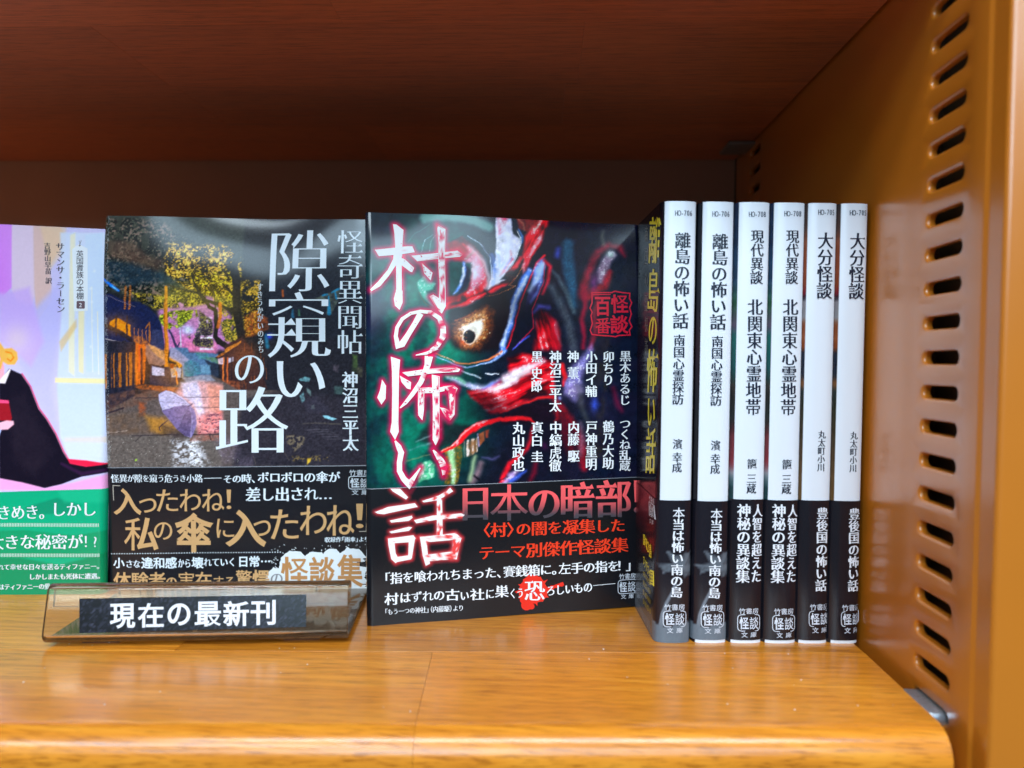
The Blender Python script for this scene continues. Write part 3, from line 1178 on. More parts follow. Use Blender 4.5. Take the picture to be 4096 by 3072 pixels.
def title_shapes():
    P, S = [], []
    for q in ([(397, 188), (425, 192), (502, 255), (485, 450), (487, 1105), (457, 1180), (413, 1140), (402, 1065), (430, 950), (428, 640), (420, 450), (412, 300)],
              [(188, 492), (215, 490), (560, 455), (605, 455), (628, 512), (480, 535), (225, 555)],
              [(400, 540), (445, 560), (430, 640), (330, 790), (230, 910), (135, 965), (130, 955), (215, 870), (330, 730), (395, 600)],
              [(480, 590), (520, 610), (620, 705), (603, 745), (590, 742), (490, 665)],
              [(615, 565), (880, 540), (1135, 508), (1185, 545), (1160, 565), (900, 590), (670, 617)],
              [(900, 192), (990, 250), (985, 640), (990, 1150), (948, 1225), (905, 1190), (820, 1040), (850, 1025), (925, 1070), (930, 880), (920, 640), (918, 400)],
              [(725, 657), (835, 765), (818, 835), (755, 765)]):
        P.append(c5(*q))
    S.append(c5((705, 1235, 70), (640, 1350, 60), (560, 1480, 60), (490, 1590, 75), (440, 1610, 62), (415, 1500, 46), (430, 1400, 42), (490, 1300, 40), (590, 1235, 36), (700, 1212, 38),
                (820, 1222, 42), (920, 1290, 52), (965, 1400, 64), (965, 1500, 70), (900, 1610, 52), (850, 1645, 42)) + c7((860, 50, 36), (760, 95, 32), (635, 118, 10)))
    for q in ([(255, 410), (290, 470), (285, 610), (245, 668), (205, 600), (235, 520)],
              [(360, 145), (450, 175), (438, 320), (430, 900), (435, 990), (400, 1068), (352, 990), (370, 880), (375, 560), (372, 300)],
              [(462, 362), (575, 430), (570, 498), (540, 490), (480, 420)],
              [(495, 318), (700, 290), (1080, 255), (1130, 280), (1120, 300), (800, 320), (550, 352)],
              [(670, 520), (725, 545), (722, 740), (708, 848), (672, 800), (668, 700)],
              [(690, 500), (780, 492), (860, 500), (960, 485), (955, 520), (850, 540), (700, 545)],
              [(955, 480), (1060, 465), (1102, 500), (1080, 560), (1070, 790), (1020, 860), (985, 830), (920, 720), (960, 730), (1030, 760), (1025, 640), (1010, 530)],
              [(825, 348), (900, 365), (898, 700), (900, 1060), (862, 1130), (835, 1080), (838, 700)]):
        P.append(c7(*q))
    S.append(c7((785, 130, 95), (770, 230, 70), (735, 330, 60), (690, 430, 55), (600, 560, 50), (520, 660, 40), (455, 722, 12)))
    S.append(c7((400, 1095, 18), (440, 1160, 60), (470, 1230, 65), (450, 1340, 60), (450, 1440, 60), (500, 1530, 65), (560, 1590, 75), (610, 1520, 45), (690, 1400, 12)))
    S.append(c7((830, 1195, 15), (880, 1260, 50), (930, 1330, 70), (960, 1400, 80), (955, 1490, 25)))
    B = []
    for q in ([(275, 262), (340, 262), (395, 320), (380, 335), (290, 280)], [(170, 420), (260, 385), (440, 360), (460, 385), (230, 435), (185, 430)],
              [(270, 478), (420, 445), (425, 460), (400, 480), (280, 492)], [(268, 553), (400, 520), (422, 525), (400, 548), (280, 565)],
              [(258, 600), (300, 610), (310, 700), (335, 750), (310, 768), (280, 740), (260, 640)], [(260, 600), (430, 578), (447, 600), (410, 625), (300, 632)],
              [(400, 600), (442, 600), (420, 735), (395, 745)], [(300, 728), (420, 712), (415, 742), (310, 762)],
              [(680, 255), (700, 280), (600, 340), (500, 355), (490, 345), (600, 310), (660, 275)], [(435, 475), (560, 445), (755, 430), (780, 440), (760, 460), (600, 472), (450, 497)],
              [(590, 320), (625, 330), (628, 450), (630, 600), (590, 595), (590, 450)], [(475, 590), (600, 578), (720, 563), (757, 600), (700, 612), (500, 628)],
              [(475, 590), (520, 610), (530, 720), (545, 772), (515, 787), (495, 720)], [(700, 570), (757, 600), (725, 742), (690, 742), (698, 650)],
              [(500, 715), (700, 688), (727, 740), (520, 757)]):
        B.append(cB(*q))
    return P, S, B


TP, TS, TB = title_shapes()


def paint_mask(X, Y, S):
    A = Art(X, Y, (15, 14, 26))
    A.blob(2480, 1500, 260, 620, (26, 28, 44), .8)
    A.blob(1560, 1650, 190, 420, (12, 34, 40), .9)
    g = (14, 104, 82)
    for x, y, rx, ry, a in ((1600, 1050, 150, 190, .75), (1745, 1240, 170, 170, .9), (1590, 1320, 110, 150, .8), (1640, 1560, 150, 150, .85), (1700, 1750, 170, 190, .85),
                            (1840, 1650, 110, 120, .7), (1620, 1880, 150, 100, .8), (1780, 1400, 110, 90, .9), (1790, 960, 120, 90, .5)):
        A.blob(x, y, rx, ry, g, a)
    i = np.arange(len(A.X))
    A.mix(i, .55 * sstep(.40, .70, fbm(A.X, A.Y, 70, 51, 4)), (12, 22, 34))
    A.blob(1490, 1270, 45, 120, (20, 14, 38), .9)
    A.blob(1530, 930, 60, 60, (30, 26, 44), .8)
    A.warp(6, 60, 2.2, 15)
    A.bk = 1.2
    st = lambda x, y: .78 + .4 * fbm(x * .6 + y * .5, y - x, 26, 3)
    fine = lambda x, y: .35 + .9 * fbm(x, y, 9, 4, 3)
    # pale loops behind the brow
    A.stroke(c5((560, 400, 5), (640, 300, 5), (800, 200, 6)), (90, 150, 140), 3, .6)
    A.stroke(c5((720, 500, 6), (760, 380, 8), (850, 320, 8)), (150, 190, 190), 2, .7)
    A.stroke(c5((810, 500, 5), (830, 400, 6), (890, 320, 6)), (170, 200, 190), 2, .7)
    # teal curl left of the title
    A.poly(c5((670, 880), (740, 800), (800, 860), (880, 900), (850, 960), (780, 980), (800, 1080), (900, 1180), (760, 1080), (690, 980)), (92, 176, 150), 5, .85)
    A.stroke(c5((690, 1000, 10), (760, 1120, 12), (880, 1190, 10)), (120, 80, 60), 4, .7)
    # brow sphere
    A.poly(c5((1010, 420), (1200, 330), (1330, 430), (1430, 560), (1480, 740), (1490, 900), (1400, 1040), (1200, 1150), (1040, 1180), (1000, 1060), (1080, 900), (1120, 700), (1060, 540)), (120, 16, 26), 6)
    A.poly(c5((1180, 380), (1330, 470), (1450, 640), (1480, 900), (1400, 1040), (1240, 1110), (1040, 1160), (1180, 1030), (1330, 900), (1400, 700), (1320, 540)), lacquer(60, 3), 6, .97)
    A.poly(c5((1215, 620), (1290, 500), (1400, 570), (1460, 720), (1440, 850), (1370, 930), (1270, 990), (1300, 800)), (244, 150, 176), 14, .95)
    A.poly(c5((1280, 640), (1340, 600), (1390, 700), (1380, 800), (1310, 860), (1300, 740)), (250, 226, 240), 14, .95)
    A.poly(c5((1010, 600), (1150, 620), (1300, 640), (1290, 820), (1240, 960), (1120, 1020), (1010, 1040), (1030, 900), (1010, 760)), (18, 62, 60), 8, .95)
    A.stroke(c5((1215, 640, 30), (1222, 740, 60), (1190, 860, 50), (1130, 960, 36), (1080, 1010, 14)), (112, 150, 224), 5)
    A.stroke(c5((1200, 700, 14), (1200, 800, 26), (1165, 900, 16)), (232, 240, 250), 4)
    A.poly(c5((1235, 660), (1275, 720), (1270, 860), (1200, 980), (1110, 1030), (1190, 900), (1225, 780)), (14, 16, 40), 5, .95)
    A.stroke(c5((1240, 590, 20), (1330, 515, 26)), (176, 140, 130), 5, .8)
    A.stroke(c5((1260, 320, 7), (1350, 380, 8), (1450, 460, 9), (1520, 590, 10), (1545, 720, 10), (1530, 840, 10), (1500, 930, 8)), (206, 220, 240), 2)
    A.stroke(c5((1420, 400, 20), (1500, 540, 18), (1510, 700, 16)), (20, 18, 34), 4, .8)
    A.poly(c5((1110, 380), (1240, 400), (1400, 560), (1470, 760), (1450, 560), (1340, 400), (1200, 320)), (54, 30, 30), 5, .8, fine)
    # long white horn
    A.poly(c5((1590, 110), (1700, 100)) + c6((60, 100), (150, 120), (170, 300), (248, 350), (245, 450), (200, 560), (110, 740), (0, 850)) + c5((1700, 840), (1600, 900), (1490, 955), (1540, 800), (1570, 640), (1590, 400)),
           lambda x, y: np.stack([200 + 30 * fbm(x, y, 60, 2), 196 + 34 * fbm(x, y, 60, 2), 232 + 0 * x], -1), 4)
    A.poly(c5((1610, 90), (1760, 90)) + c6((120, 95), (60, 200), (0, 300)) + c5((1700, 260), (1640, 300), (1620, 200)), (196, 44, 76), 8, .85, st)
    A.stroke(c5((1540, 560, 40), (1590, 760, 50), (1540, 900, 26)), (70, 110, 200), 7, .65)
    A.stroke(c5((1600, 540, 20), (1640, 700, 20), (1700, 640, 26)), (150, 180, 238), 9, .7)
    A.poly(c5((1690, 760), (1720, 700), (1790, 600)) + c6((130, 500), (120, 560), (60, 700), (0, 800)), (206, 40, 66), 6, .8)
    A.stroke(c6((60, 720, 14), (110, 620, 20), (140, 560, 8)), (60, 70, 190), 4, .9)
    A.stroke(c6((236, 250, 12), (270, 320, 18), (262, 400, 10)), (96, 150, 224), 5, .9)
    A.stroke(c6((215, 260, 6), (252, 340, 10), (248, 430, 9), (205, 560, 10), (120, 730, 6)), (228, 236, 250), 2)
    # red folds to the right of the horn
    A.poly(c6((300, 330), (400, 200), (500, 110), (590, 110), (560, 240), (470, 420), (380, 560), (300, 700), (270, 760), (250, 640), (290, 480)), lacquer(-60, 7), 7, .97)
    A.stroke(c6((300, 700, 30), (340, 560, 60), (430, 430, 60), (520, 260, 34)), lacquer(-60, 9, 1.1), 8, .85)
    A.poly(c6((150, 100), (500, 100), (480, 230), (330, 280), (240, 240), (220, 130)), (124, 34, 34), 5, .9, fine)
    A.stroke(c6((420, 250, 26), (470, 200, 22), (510, 120, 24)), (214, 196, 190), 4, .85, fine)
    A.stroke(c6((240, 130, 16), (290, 180, 16), (300, 260, 18)), (196, 140, 110), 4, .6, fine)
    # dark rim with beaded gold line
    A.stroke(c5((1430, 1060, 46), (1620, 990, 44), (1805, 890, 44)) + c6((100, 860, 46), (220, 720, 40), (270, 600, 30)), (20, 12, 18), 5)
    A.stroke(c5((1000, 1150, 70), (1200, 1120, 80), (1400, 1030, 60), (1600, 930, 46), (1790, 820, 44)) + c6((90, 790, 46), (190, 680, 44), (250, 580, 34)), lacquer(-25, 12, 1.1), 6, .97)
    A.stroke(c5((1440, 1050, 7), (1620, 1000, 8), (1805, 900, 8)) + c6((100, 900, 8), (200, 800, 8), (262, 690, 7)), (232, 140, 80), 2, .95, lambda x, y: .6 + .5 * np.sin((x - y) * .9))
    A.stroke(c5((1450, 960, 12), (1490, 1010, 30), (1440, 1060, 12)), (24, 14, 20), 4)
    # eye
    A.poly(c5((1050, 1180), (1400, 1100), (1560, 1010), (1700, 980), (1760, 1200), (1740, 1450), (1640, 1640), (1400, 1700), (1100, 1640), (1010, 1500)), (18, 12, 18), 14)
    sp = lambda x, y: .45 + .6 * sstep(.3, .75, fbm(x, y, 7, 8, 3))
    A.poly(c5((1090, 1350), (1300, 1230), (1480, 1150), (1560, 1210), (1540, 1380), (1480, 1540), (1380, 1650), (1180, 1640), (1080, 1530)), (116, 60, 30), 16, 1, sp)
    A.poly(c5((1150, 1340), (1320, 1240), (1450, 1190), (1480, 1300), (1440, 1480), (1360, 1590), (1220, 1620), (1110, 1500)), (196, 138, 92), 14, .85, sp)
    A.poly(c5((1190, 1390), (1300, 1340), (1410, 1305), (1425, 1380), (1400, 1460), (1360, 1540), (1280, 1590), (1210, 1560)), (246, 240, 226), 8, .97)
    A.stroke(c5((1110, 1310, 14), (1250, 1260, 8), (1340, 1200, 8)), (176, 90, 50), 3, .8, sp)
    A.blob(1440 + 1215 * .3435, 830 + 1560 * .3435, 20, 12, (206, 72, 30), .7)
    A.blob(1440 + 1268 * .3435, 830 + 1508 * .3435, 27.5, 27.5, (244, 214, 190), 1, 0, 8)
    A.blob(1440 + 1268 * .3435, 830 + 1508 * .3435, 25, 25, (14, 10, 16), 1, 0, 10)
    for k in range(46):
        rr = np.random.RandomState(100 + k)
        t_, q_ = rr.rand() * 6.28, .35 + .65 * rr.rand() ** .5
        A.blob(1440 + (1340 + 210 * q_ * math.cos(t_)) * .3435, 830 + (1410 + 190 * q_ * math.sin(t_) - 60 * math.cos(t_)) * .3435, 2.6, 2.6, (250, 216, 150) if k % 3 else (90, 40, 20), .7)
    # blue and white bands round the eye
    A.stroke(c6((340, 730, 60), (250, 890, 84), (180, 1080, 74), (145, 1260, 60), (105, 1420, 56), (30, 1600, 50)) + c7((1640, 60, 70), (1540, 150, 30)), (90, 132, 222), 7)
    A.stroke(c6((310, 800, 22), (225, 960, 44), (165, 1120, 24), (128, 1260, 36), (92, 1400, 12), (30, 1600, 34)), (226, 236, 250), 7, .95)
    A.stroke(c6((520, 560, 30), (430, 650, 20), (365, 780, 16), (310, 920, 14), (240, 1130, 12), (180, 1340, 12), (120, 1540, 12), (70, 1640, 10)), (226, 34, 52), 3)
    A.poly(c6((392, 720), (470, 610), (520, 600), (528, 680), (500, 860), (440, 1010), (360, 1120), (330, 1080), (370, 900)), (122, 140, 220), 8)
    A.poly(c6((430, 690), (500, 620), (515, 700), (470, 800), (410, 860)), (160, 196, 240), 10, .9)
    A.poly(c6((370, 920), (460, 860), (440, 980), (360, 1100), (320, 1200), (300, 1120)), (30, 24, 58), 8, .85)
    A.stroke(c6((520, 620, 40), (590, 690, 44), (560, 860, 34), (500, 1000, 16)), (206, 34, 56), 7, .9)
    A.stroke(c6((520, 660, 8), (515, 860, 7), (440, 1060, 7), (372, 1190, 8), (382, 1400, 8), (290, 1500, 8), (180, 1612, 10)), (196, 36, 60), 2)
    A.stroke(c6((150, 1640, 10), (240, 1560, 22), (330, 1500, 14)), (80, 96, 214), 4)
    A.stroke(c6((390, 1220, 20), (450, 1150, 40), (560, 1160, 40)), (96, 90, 180), 9, .7)
    A.stroke(c7((1620, 70, 30), (1440, 180, 16), (1250, 214, 12), (1100, 200, 10), (860, 90, 7)), (222, 120, 76), 3, .95)
    A.stroke(c7((1600, 120, 18), (1450, 210, 14), (1240, 258, 12), (1060, 215, 9), (830, 112, 6)), (150, 180, 232), 3, .95)
    A.stroke(c7((1150, 290, 8), (1260, 345, 14), (1370, 385, 10)), (190, 210, 226), 3, .9)
    A.stroke(c7((1430, 335, 8), (1500, 345, 18), (1580, 338, 8)), (226, 232, 246), 3, .9)
    A.stroke(c7((1000, 370, 20), (1160, 430, 40), (1300, 480, 60), (1450, 500, 80), (1600, 440, 90)), (190, 190, 226), 8, .9)
    A.stroke(c7((1400, 500, 20), (1520, 450, 30), (1650, 420, 40)), (90, 120, 220), 7, .8)
    A.stroke(c7((980, 350, 14), (1120, 380, 36), (1200, 430, 30)), (120, 186, 150), 7, .8)
    # cheek
    A.poly(c6((430, 1230), (480, 1200), (560, 1240), (640, 1340), (680, 1450), (690, 1650), (400, 1659), (410, 1500)), lacquer(70, 15), 14, .96)
    A.poly(c6((520, 1230), (620, 1300), (680, 1450), (690, 1659), (600, 1659), (590, 1450)), (150, 20, 40), 12, .6)
    A.poly(c7((1230, 530), (1500, 480), (1700, 330)) + c8((100, 150), (250, 90), (440, 130), (620, 200), (620, 560), (380, 600), (200, 690), (0, 770)) + c7((1620, 780), (1480, 785), (1400, 720), (1260, 600)), lacquer(-20, 19, .95), 9, .97)
    A.poly(c7((1240, 540), (1500, 520), (1560, 620), (1500, 760), (1420, 720), (1290, 610)), (74, 12, 18), 12, .7, fine)
    A.stroke(c7((1480, 510, 30), (1620, 470, 50), (1760, 400, 74)) + c8((60, 380, 80), (200, 310, 84), (340, 260, 60), (500, 190, 24)), (246, 216, 232), 12, .95)
    A.stroke(c7((1560, 500, 16), (1700, 450, 24)) + c8((40, 400, 30), (240, 300, 40), (380, 240, 14)), (252, 248, 252), 9, .9)
    A.stroke(c8((0, 770, 16), (200, 690, 20), (420, 620, 26), (600, 590, 30)), (226, 44, 46), 5, .9)
    A.poly(c8((0, 800), (200, 720), (400, 660), (620, 640), (620, 900), (390, 900), (0, 900)), (20, 10, 20), 10, .9)
    # lips and teeth
    A.poly(c7((640, 1080), (760, 900), (900, 850), (1100, 900), (1300, 920), (1200, 1040), (1050, 1130), (900, 1190)), (24, 20, 26), 12, .75)
    A.stroke(c7((640, 1105, 10), (780, 1040, 12), (920, 960, 10)), (120, 150, 150), 4, .7)
    A.stroke(c7((560, 1210, 14), (700, 1150, 22), (820, 1110, 22)), (96, 130, 130), 5, .7, fine)
    A.stroke(c7((530, 1320, 8), (680, 1290, 12), (800, 1250, 10)), (120, 130, 100), 4, .8)
    A.poly(c7((1190, 1110), (1330, 1050), (1340, 1220), (1260, 1270), (1195, 1285)), (196, 176, 160), 4, 1, lambda x, y: .6 + .5 * np.sin(x * .35))
    A.poly(c7((1240, 1120), (1330, 1060), (1335, 1220), (1250, 1270)), (130, 84, 50), 6, .7, fine)
    A.poly(c7((1350, 1010), (1420, 980), (1420, 1090), (1355, 1150)), (120, 70, 50), 4)
    A.stroke(c7((1338, 1010, 10), (1352, 1150, 10)), (170, 150, 190), 3)
    A.poly(c7((1430, 970), (1470, 960), (1460, 1050), (1435, 1050)), (110, 50, 40), 4)
    A.poly(c7((970, 1200), (1170, 1140), (1165, 1300), (1135, 1480), (1110, 1600), (960, 1600), (990, 1400)), (108, 84, 36), 4, 1, sp)
    A.poly(c7((1000, 1200), (1080, 1180), (1100, 1400), (1080, 1600), (1040, 1600), (1050, 1400)), (166, 222, 164), 7, .9)
    A.poly(c7((665, 1400), (730, 1350), (800, 1320), (850, 1375), (850, 1500), (790, 1540), (680, 1580)), (104, 190, 146), 4, .95, fine)
    A.stroke(c7((940, 1215, 25), (1050, 1170, 50), (1150, 1090, 66), (1250, 985, 74), (1400, 900, 60), (1600, 845, 46), (1773, 838, 42)) + c8((60, 832, 44), (250, 830, 44), (340, 850, 36), (376, 890, 20)), (226, 36, 44), 4)
    A.stroke(c7((1060, 1145, 8), (1180, 1030, 16), (1290, 930, 12), (1450, 865, 10)), (250, 200, 200), 4, .85)
    A.stroke(c7((940, 1205, 6), (1060, 1150, 8)), (230, 210, 160), 3, .8)
    A.stroke(c7((1400, 1290, 12), (1500, 1300, 24), (1590, 1270, 10)), (90, 84, 130), 7, .7)
    A.stroke(c7((1390, 1360, 50), (1350, 1470, 60), (1290, 1570, 60)), (150, 120, 130), 12, .75)
    A.stroke(c7((1310, 1500, 26), (1360, 1540, 20)), (16, 12, 20), 4)
    A.poly(c7((1700, 1350), (1773, 1330)) + c8((100, 1340), (60, 1440), (0, 1540)) + c7((1700, 1560), (1580, 1590), (1690, 1470)), (220, 34, 50), 5)
    A.stroke(c8((376, 920, 16), (350, 1060, 40), (300, 1170, 40), (220, 1260, 50), (110, 1360, 50), (40, 1500, 60)), (206, 36, 50), 8, .9)
    A.stroke(c7((1650, 1590, 40), (1750, 1500, 50)) + c8((120, 1500, 60), (200, 1440, 30)), (206, 170, 226), 9, .9)
    A.stroke(c8((130, 1560, 40), (220, 1490, 40), (290, 1440, 14)), (80, 110, 226), 7, .85)
    A.stroke(c8((400, 1350, 50), (380, 1460, 50), (340, 1560, 40)), (110, 20, 40), 10, .8)
    # far right: blurred ribbons and painted blue-grey sheen stripes
    sm = lambda x, y: .55 + .55 * fbm(x, y, 5, 31, 2)
    A.stroke(c6((800, 420, 130), (810, 650, 130), (840, 900, 110), (870, 1120, 70)), (50, 104, 134), 12, .75, sm)
    A.stroke(c6((620, 740, 20), (700, 830, 50), (790, 1000, 50), (860, 1200, 60)), (110, 130, 134), 8, .55, sm)
    A.stroke(c6((600, 900, 60), (700, 1100, 90), (800, 1350, 100), (850, 1640, 90)), (74, 80, 88), 12, .8, sm)
    A.stroke(c6((690, 470, 40), (680, 560, 50)), (70, 84, 190), 12, .7)
    A.stroke(c6((980, 1000, 120), (1030, 760, 90), (1150, 520, 80), (1290, 430, 70), (1410, 450, 60), (1470, 560, 30)), (138, 30, 48), 12, .9, sm)
    A.stroke(c6((1230, 420, 50), (1210, 330, 40), (1230, 260, 30)), (110, 110, 96), 10, .7, sm)
    A.stroke(c6((1320, 550, 90), (1250, 620, 110), (1200, 760, 110), (1180, 860, 60)), (168, 140, 164), 9, .95, sm)
    A.blob(2000 + 1300 * .3435, 830 + 545 * .3435, 17, 13, (176, 206, 196), .95)
    A.stroke(c6((1280, 760, 50), (1230, 920, 80), (1100, 980, 80), (1040, 1040, 60)), (170, 30, 50), 9, .9, sm)
    A.stroke(c6((1000, 1000, 60), (1000, 1150, 50), (960, 1300, 60), (980, 1500, 40), (960, 1640, 30)), (140, 28, 52), 9, .9)
    A.stroke(c6((1130, 1000, 50), (1120, 1150, 60), (1090, 1500, 50), (1040, 1640, 50)), (150, 40, 58), 9, .7)
    A.blob(2000 + 1110 * .3435, 830 + 870 * .3435, 16, 40, (120, 50, 110), .6)
    A.poly(c8((880, 200), (960, 100), (1040, 0), (1060, 60), (980, 230), (920, 400), (900, 560), (860, 640), (740, 560), (730, 400), (800, 260)), (150, 140, 206), 12, .9, sm)
    A.blob(2000 + 840 * .3495, 1380 + 520 * .3495, 36, 26, (170, 140, 190), .6, 0, 1, sm)
    A.stroke(c8((700, 240, 60), (740, 360, 40), (720, 470, 20)), (206, 34, 40), 6, .85)
    A.stroke(c8((560, 560, 50), (680, 700, 70), (800, 840, 80), (880, 1000, 80), (940, 1200, 100), (960, 1400, 80)), (146, 26, 38), 12, .9, sm)
    A.stroke(c8((640, 740, 90), (740, 900, 120), (760, 1100, 120), (820, 1250, 90)), (128, 22, 34), 14, .75, sm)
    A.stroke(c8((920, 900, 40), (930, 1100, 60), (910, 1260, 50)), (150, 120, 140), 12, .65, sm)
    A.blob(2000 + 1075 * .3495, 1380 + 690 * .3495, 15, 26, (64, 84, 190), .85, 0, 1, sm)
    A.stroke(c8((880, 480, 60), (930, 700, 60), (1000, 900, 30)), (84, 84, 84), 12, .5)
    A.stroke(c8((1300, 500, 40), (1340, 660, 50), (1390, 760, 30)), (104, 30, 54), 12, .7)
    A.blob(2000 + 670 * .3495, 1380 + 605 * .3495, 8, 8, (150, 150, 210), .9)
    A.stroke(c8((640, 760, 14), (650, 840, 24), (620, 880, 14)), (170, 30, 40), 6, .9)
    A.blob(2000 + 510 * .3495, 1380 + 1150 * .3495, 12, 16, (90, 30, 80), .8)
    n = fbm(A.X, A.Y, 24, 61, 4)
    A.c *= (.72 + .56 * n)[:, None]
    i = np.where(A.c.sum(1) > 330)[0]
    A.mix(i, .5 * sstep(.56, .72, fbm(A.X[i], A.Y[i], 9, 63, 3)), (252, 246, 252))
    for p, w_, c in (([(1880, 985), (1935, 1040), (1958, 1110), (1950, 1150)], 16, (255, 226, 236)), ([(1700, 870), (1800, 862), (1900, 880), (1960, 905)], 40, (120, 170, 160)),
                     ([(2005, 880), (2040, 960), (2030, 1050), (1985, 1120)], 26, (236, 238, 252)), ([(2170, 1060), (2150, 1110), (2120, 1160)], 14, (206, 224, 252)),
                     ([(1980, 1560), (2050, 1520), (2110, 1490)], 18, (255, 246, 250)), ([(1900, 1830), (1890, 1880), (1880, 1920)], 12, (210, 236, 180))):
        A.stroke([(x, y, w_) for x, y in p], c, 11, .75)  # painted glints, and a teal-grey sheen of lights along the top
    A.blob(2090, 1230, 60, 90, (10, 8, 18), .55)
    A.blob(1950, 1640, 120, 50, (10, 8, 16), .6)
    A.blob(2210, 1760, 110, 120, (10, 8, 18), .5)
    A.grain(5, 3.4)
    A.X, A.Y = A.X0, A.Y0
    A.bk = 1.0
    # soft red glow printed round the brush title
    red = (228, 28, 84)
    for q in TP:
        A.stroke(q + [q[0]], red, 16, .80, w=25)
        A.poly(q, red, 10, .9)
    for q in TS:
        A.stroke([(a[0], a[1], a[2] + 20) for a in q], red, 16, .84)
    A.poly(c5((840, 1030), (1020, 560), (1030, 700), (1020, 1190), (900, 1200)), red, 14, .0)
    return A.out(.82)


def paint_mask_band(X, Y):
    A = Art(X, Y, (17, 19, 25))
    for q in TB:
        A.stroke(q + [q[0]], (214, 44, 54), 12, .8, w=18)
    for q in TB:
        A.poly(q, (240, 160, 160), 7, .9)
    A.poly(cB((360, 250), (450, 252), (420, 300), (380, 300)), (200, 30, 60), 8, .5)
    A.grain(1.5, 5)
    return A.out()


mask_book, MS, MBS, mask_band = faced_book(
    'paperback', 'black paperback with a glaring red demon mask and white brush title on its cover', (-0.06068, 0.01078, 0.0, 0.26285, 0.03813, 0.00613),
    .1057, .0125, paint_mask, ((1468, 1954.8), (2569, 1906)), paint_mask_band, 'books shown face out', curl=.0024, seed=1)

ink = Ink(MS, .00012)
W = WHITE
for t, x0, x1, y0, y1 in (('黒木あるじ', 1365, 1490, 65, 690), ('卯ちり', 1172, 1300, 68, 465), ('小田イ輔', 975, 1105, 68, 595), ('神', 770, 900, 65, 200), ('薫', 770, 900, 250, 390),
                          ('神沼三平太', 562, 697, 65, 765), ('黒', 355, 485, 68, 200), ('史郎', 352, 480, 252, 540), ('つくね乱蔵', 1365, 1490, 840, 1440), ('鶴乃大助', 1172, 1300, 862, 1420),
                          ('戸神重明', 975, 1105, 865, 1430), ('内藤', 770, 900, 872, 1150), ('駆', 770, 900, 1202, 1338), ('中縞虎徹', 560, 697, 872, 1445), ('真白', 350, 485, 875, 1160),
                          ('圭', 350, 485, 1208, 1342), ('丸山政也', 138, 275, 880, 1445)):
    (a, b), (c, d) = c8((x0, y0), (x1, y1))
    n = len(t)
    ink.vert(t, (a + c) / 2 + 1, b, (a + c) / 2 - 1, d, (c - a) * 1.0, W, 'minb')
ink.build('author_lettering', mask_book)
ink = Ink(MS, .00012)
SEAL = (226, 30, 60)
for ch, x0, x1, y0, y1 in (('怪', 1290, 1490, 1012, 1232), ('談', 1280, 1492, 1252, 1472), ('百', 1108, 1284, 1040, 1265), ('番', 1108, 1286, 1285, 1470)):
    (a, b), (c, d) = c6((x0, y0), (x1, y1))
    ink.fit(ch, a, c, b, d, SEAL, 'gotb')
ink.line(c6((1075, 990), (1300, 990), (1340, 975), (1420, 990), (1510, 1000), (1505, 1060), (1530, 1110), (1505, 1170), (1525, 1240), (1500, 1320), (1530, 1390), (1500, 1430), (1510, 1485), (1380, 1490),
            (1340, 1505), (1260, 1495), (1230, 1495), (1070, 1480), (1050, 1430), (1075, 1350), (1060, 1260), (1075, 1220), (1050, 1170), (1075, 1110)), 5, SEAL, closed=True)
ink.line(c6((1085, 1012), (1290, 1012)), 4, SEAL)
ink.build('red_seal', mask_book)


def worn(x0, y0, x1, y1):
    """White ink worn to red towards the lower right of each character."""
    def f(V):
        n = fbm(V[:, 0], V[:, 1], 17, 21, 3)
        r = np.clip((V[:, 0] - 1640) / 160, 0, 1)
        m = sstep(.80 - .37 * r, .86 - .33 * r, n)
        a, b = lin((244, 240, 240)), lin((232, 36, 92))
        c = a[None] * (1 - m[:, None]) + b[None] * m[:, None]
        return c
    return f


def title_mesh(shapes, strokes, surf, name, parent, wear):
    """The brush title cut as flat ink shapes; small triangles so that the worn patches can be printed on it."""
    k = 0
    for q in shapes:
        ink.poly(q, wear, off=k * .00001, sub=3); k += 1
        ink.line(q, 5.5, wear, closed=True, off=k * .00001); k += 1
    for q in strokes:
        P = [(a[0], a[1], a[2]) for a in q]
        # resample
        R = []
        for a, b in zip(P[:-1], P[1:]):
            m = 5
            for j in range(m):
                t = j / m
                R.append(tuple(a[i] + (b[i] - a[i]) * t for i in range(3)))
        R.append(P[-1])
        V0 = ink.n
        ink.line(R, 10, wear, off=k * .00001); k += 1


ink = Ink(MS, .00013)
title_mesh(TP, TS, MS, 'title', mask_book, worn(0, 0, 0, 0))
rs = np.random.RandomState(3)
for j in range(150):       # flaked-off chips: red specks lying in the strokes
    q = TP[rs.randint(len(TP))] if j % 3 else TS[rs.randint(len(TS))]
    i = rs.randint(len(q)); a = np.array(q[i][:2]); b = np.array(q[(i + 1) % len(q)][:2]) if j % 3 else a
    t = rs.rand(); cxy = (np.mean([p[:2] for p in q], 0) if j % 3 else a)
    p = (a + (b - a) * t) * .72 + cxy * .28
    if p[0] < 1560 + 120 * rs.rand():
        continue
    r = 1.2 + 3.2 * rs.rand() ** 2
    an = np.sort(rs.rand(5)) * 6.283
    ink.poly([(p[0] + r * 1.5 * math.cos(z) * (0.6 + .6 * rs.rand()), p[1] + r * math.sin(z) * (.6 + .6 * rs.rand())) for z in an], (214, 24, 78), off=.00035)
ink.build('title_lettering', mask_book)

ink = Ink(MBS, .00012)


def fade(V):
    t = np.clip((V[:, 1] - 1935) / (2068 - 1935), 0, 1)[:, None]
    t2 = sstep(.35, .95, t)
    c = lin((246, 96, 100))[None] * (1 - t2) + lin((72, 68, 76))[None] * t2
    return c


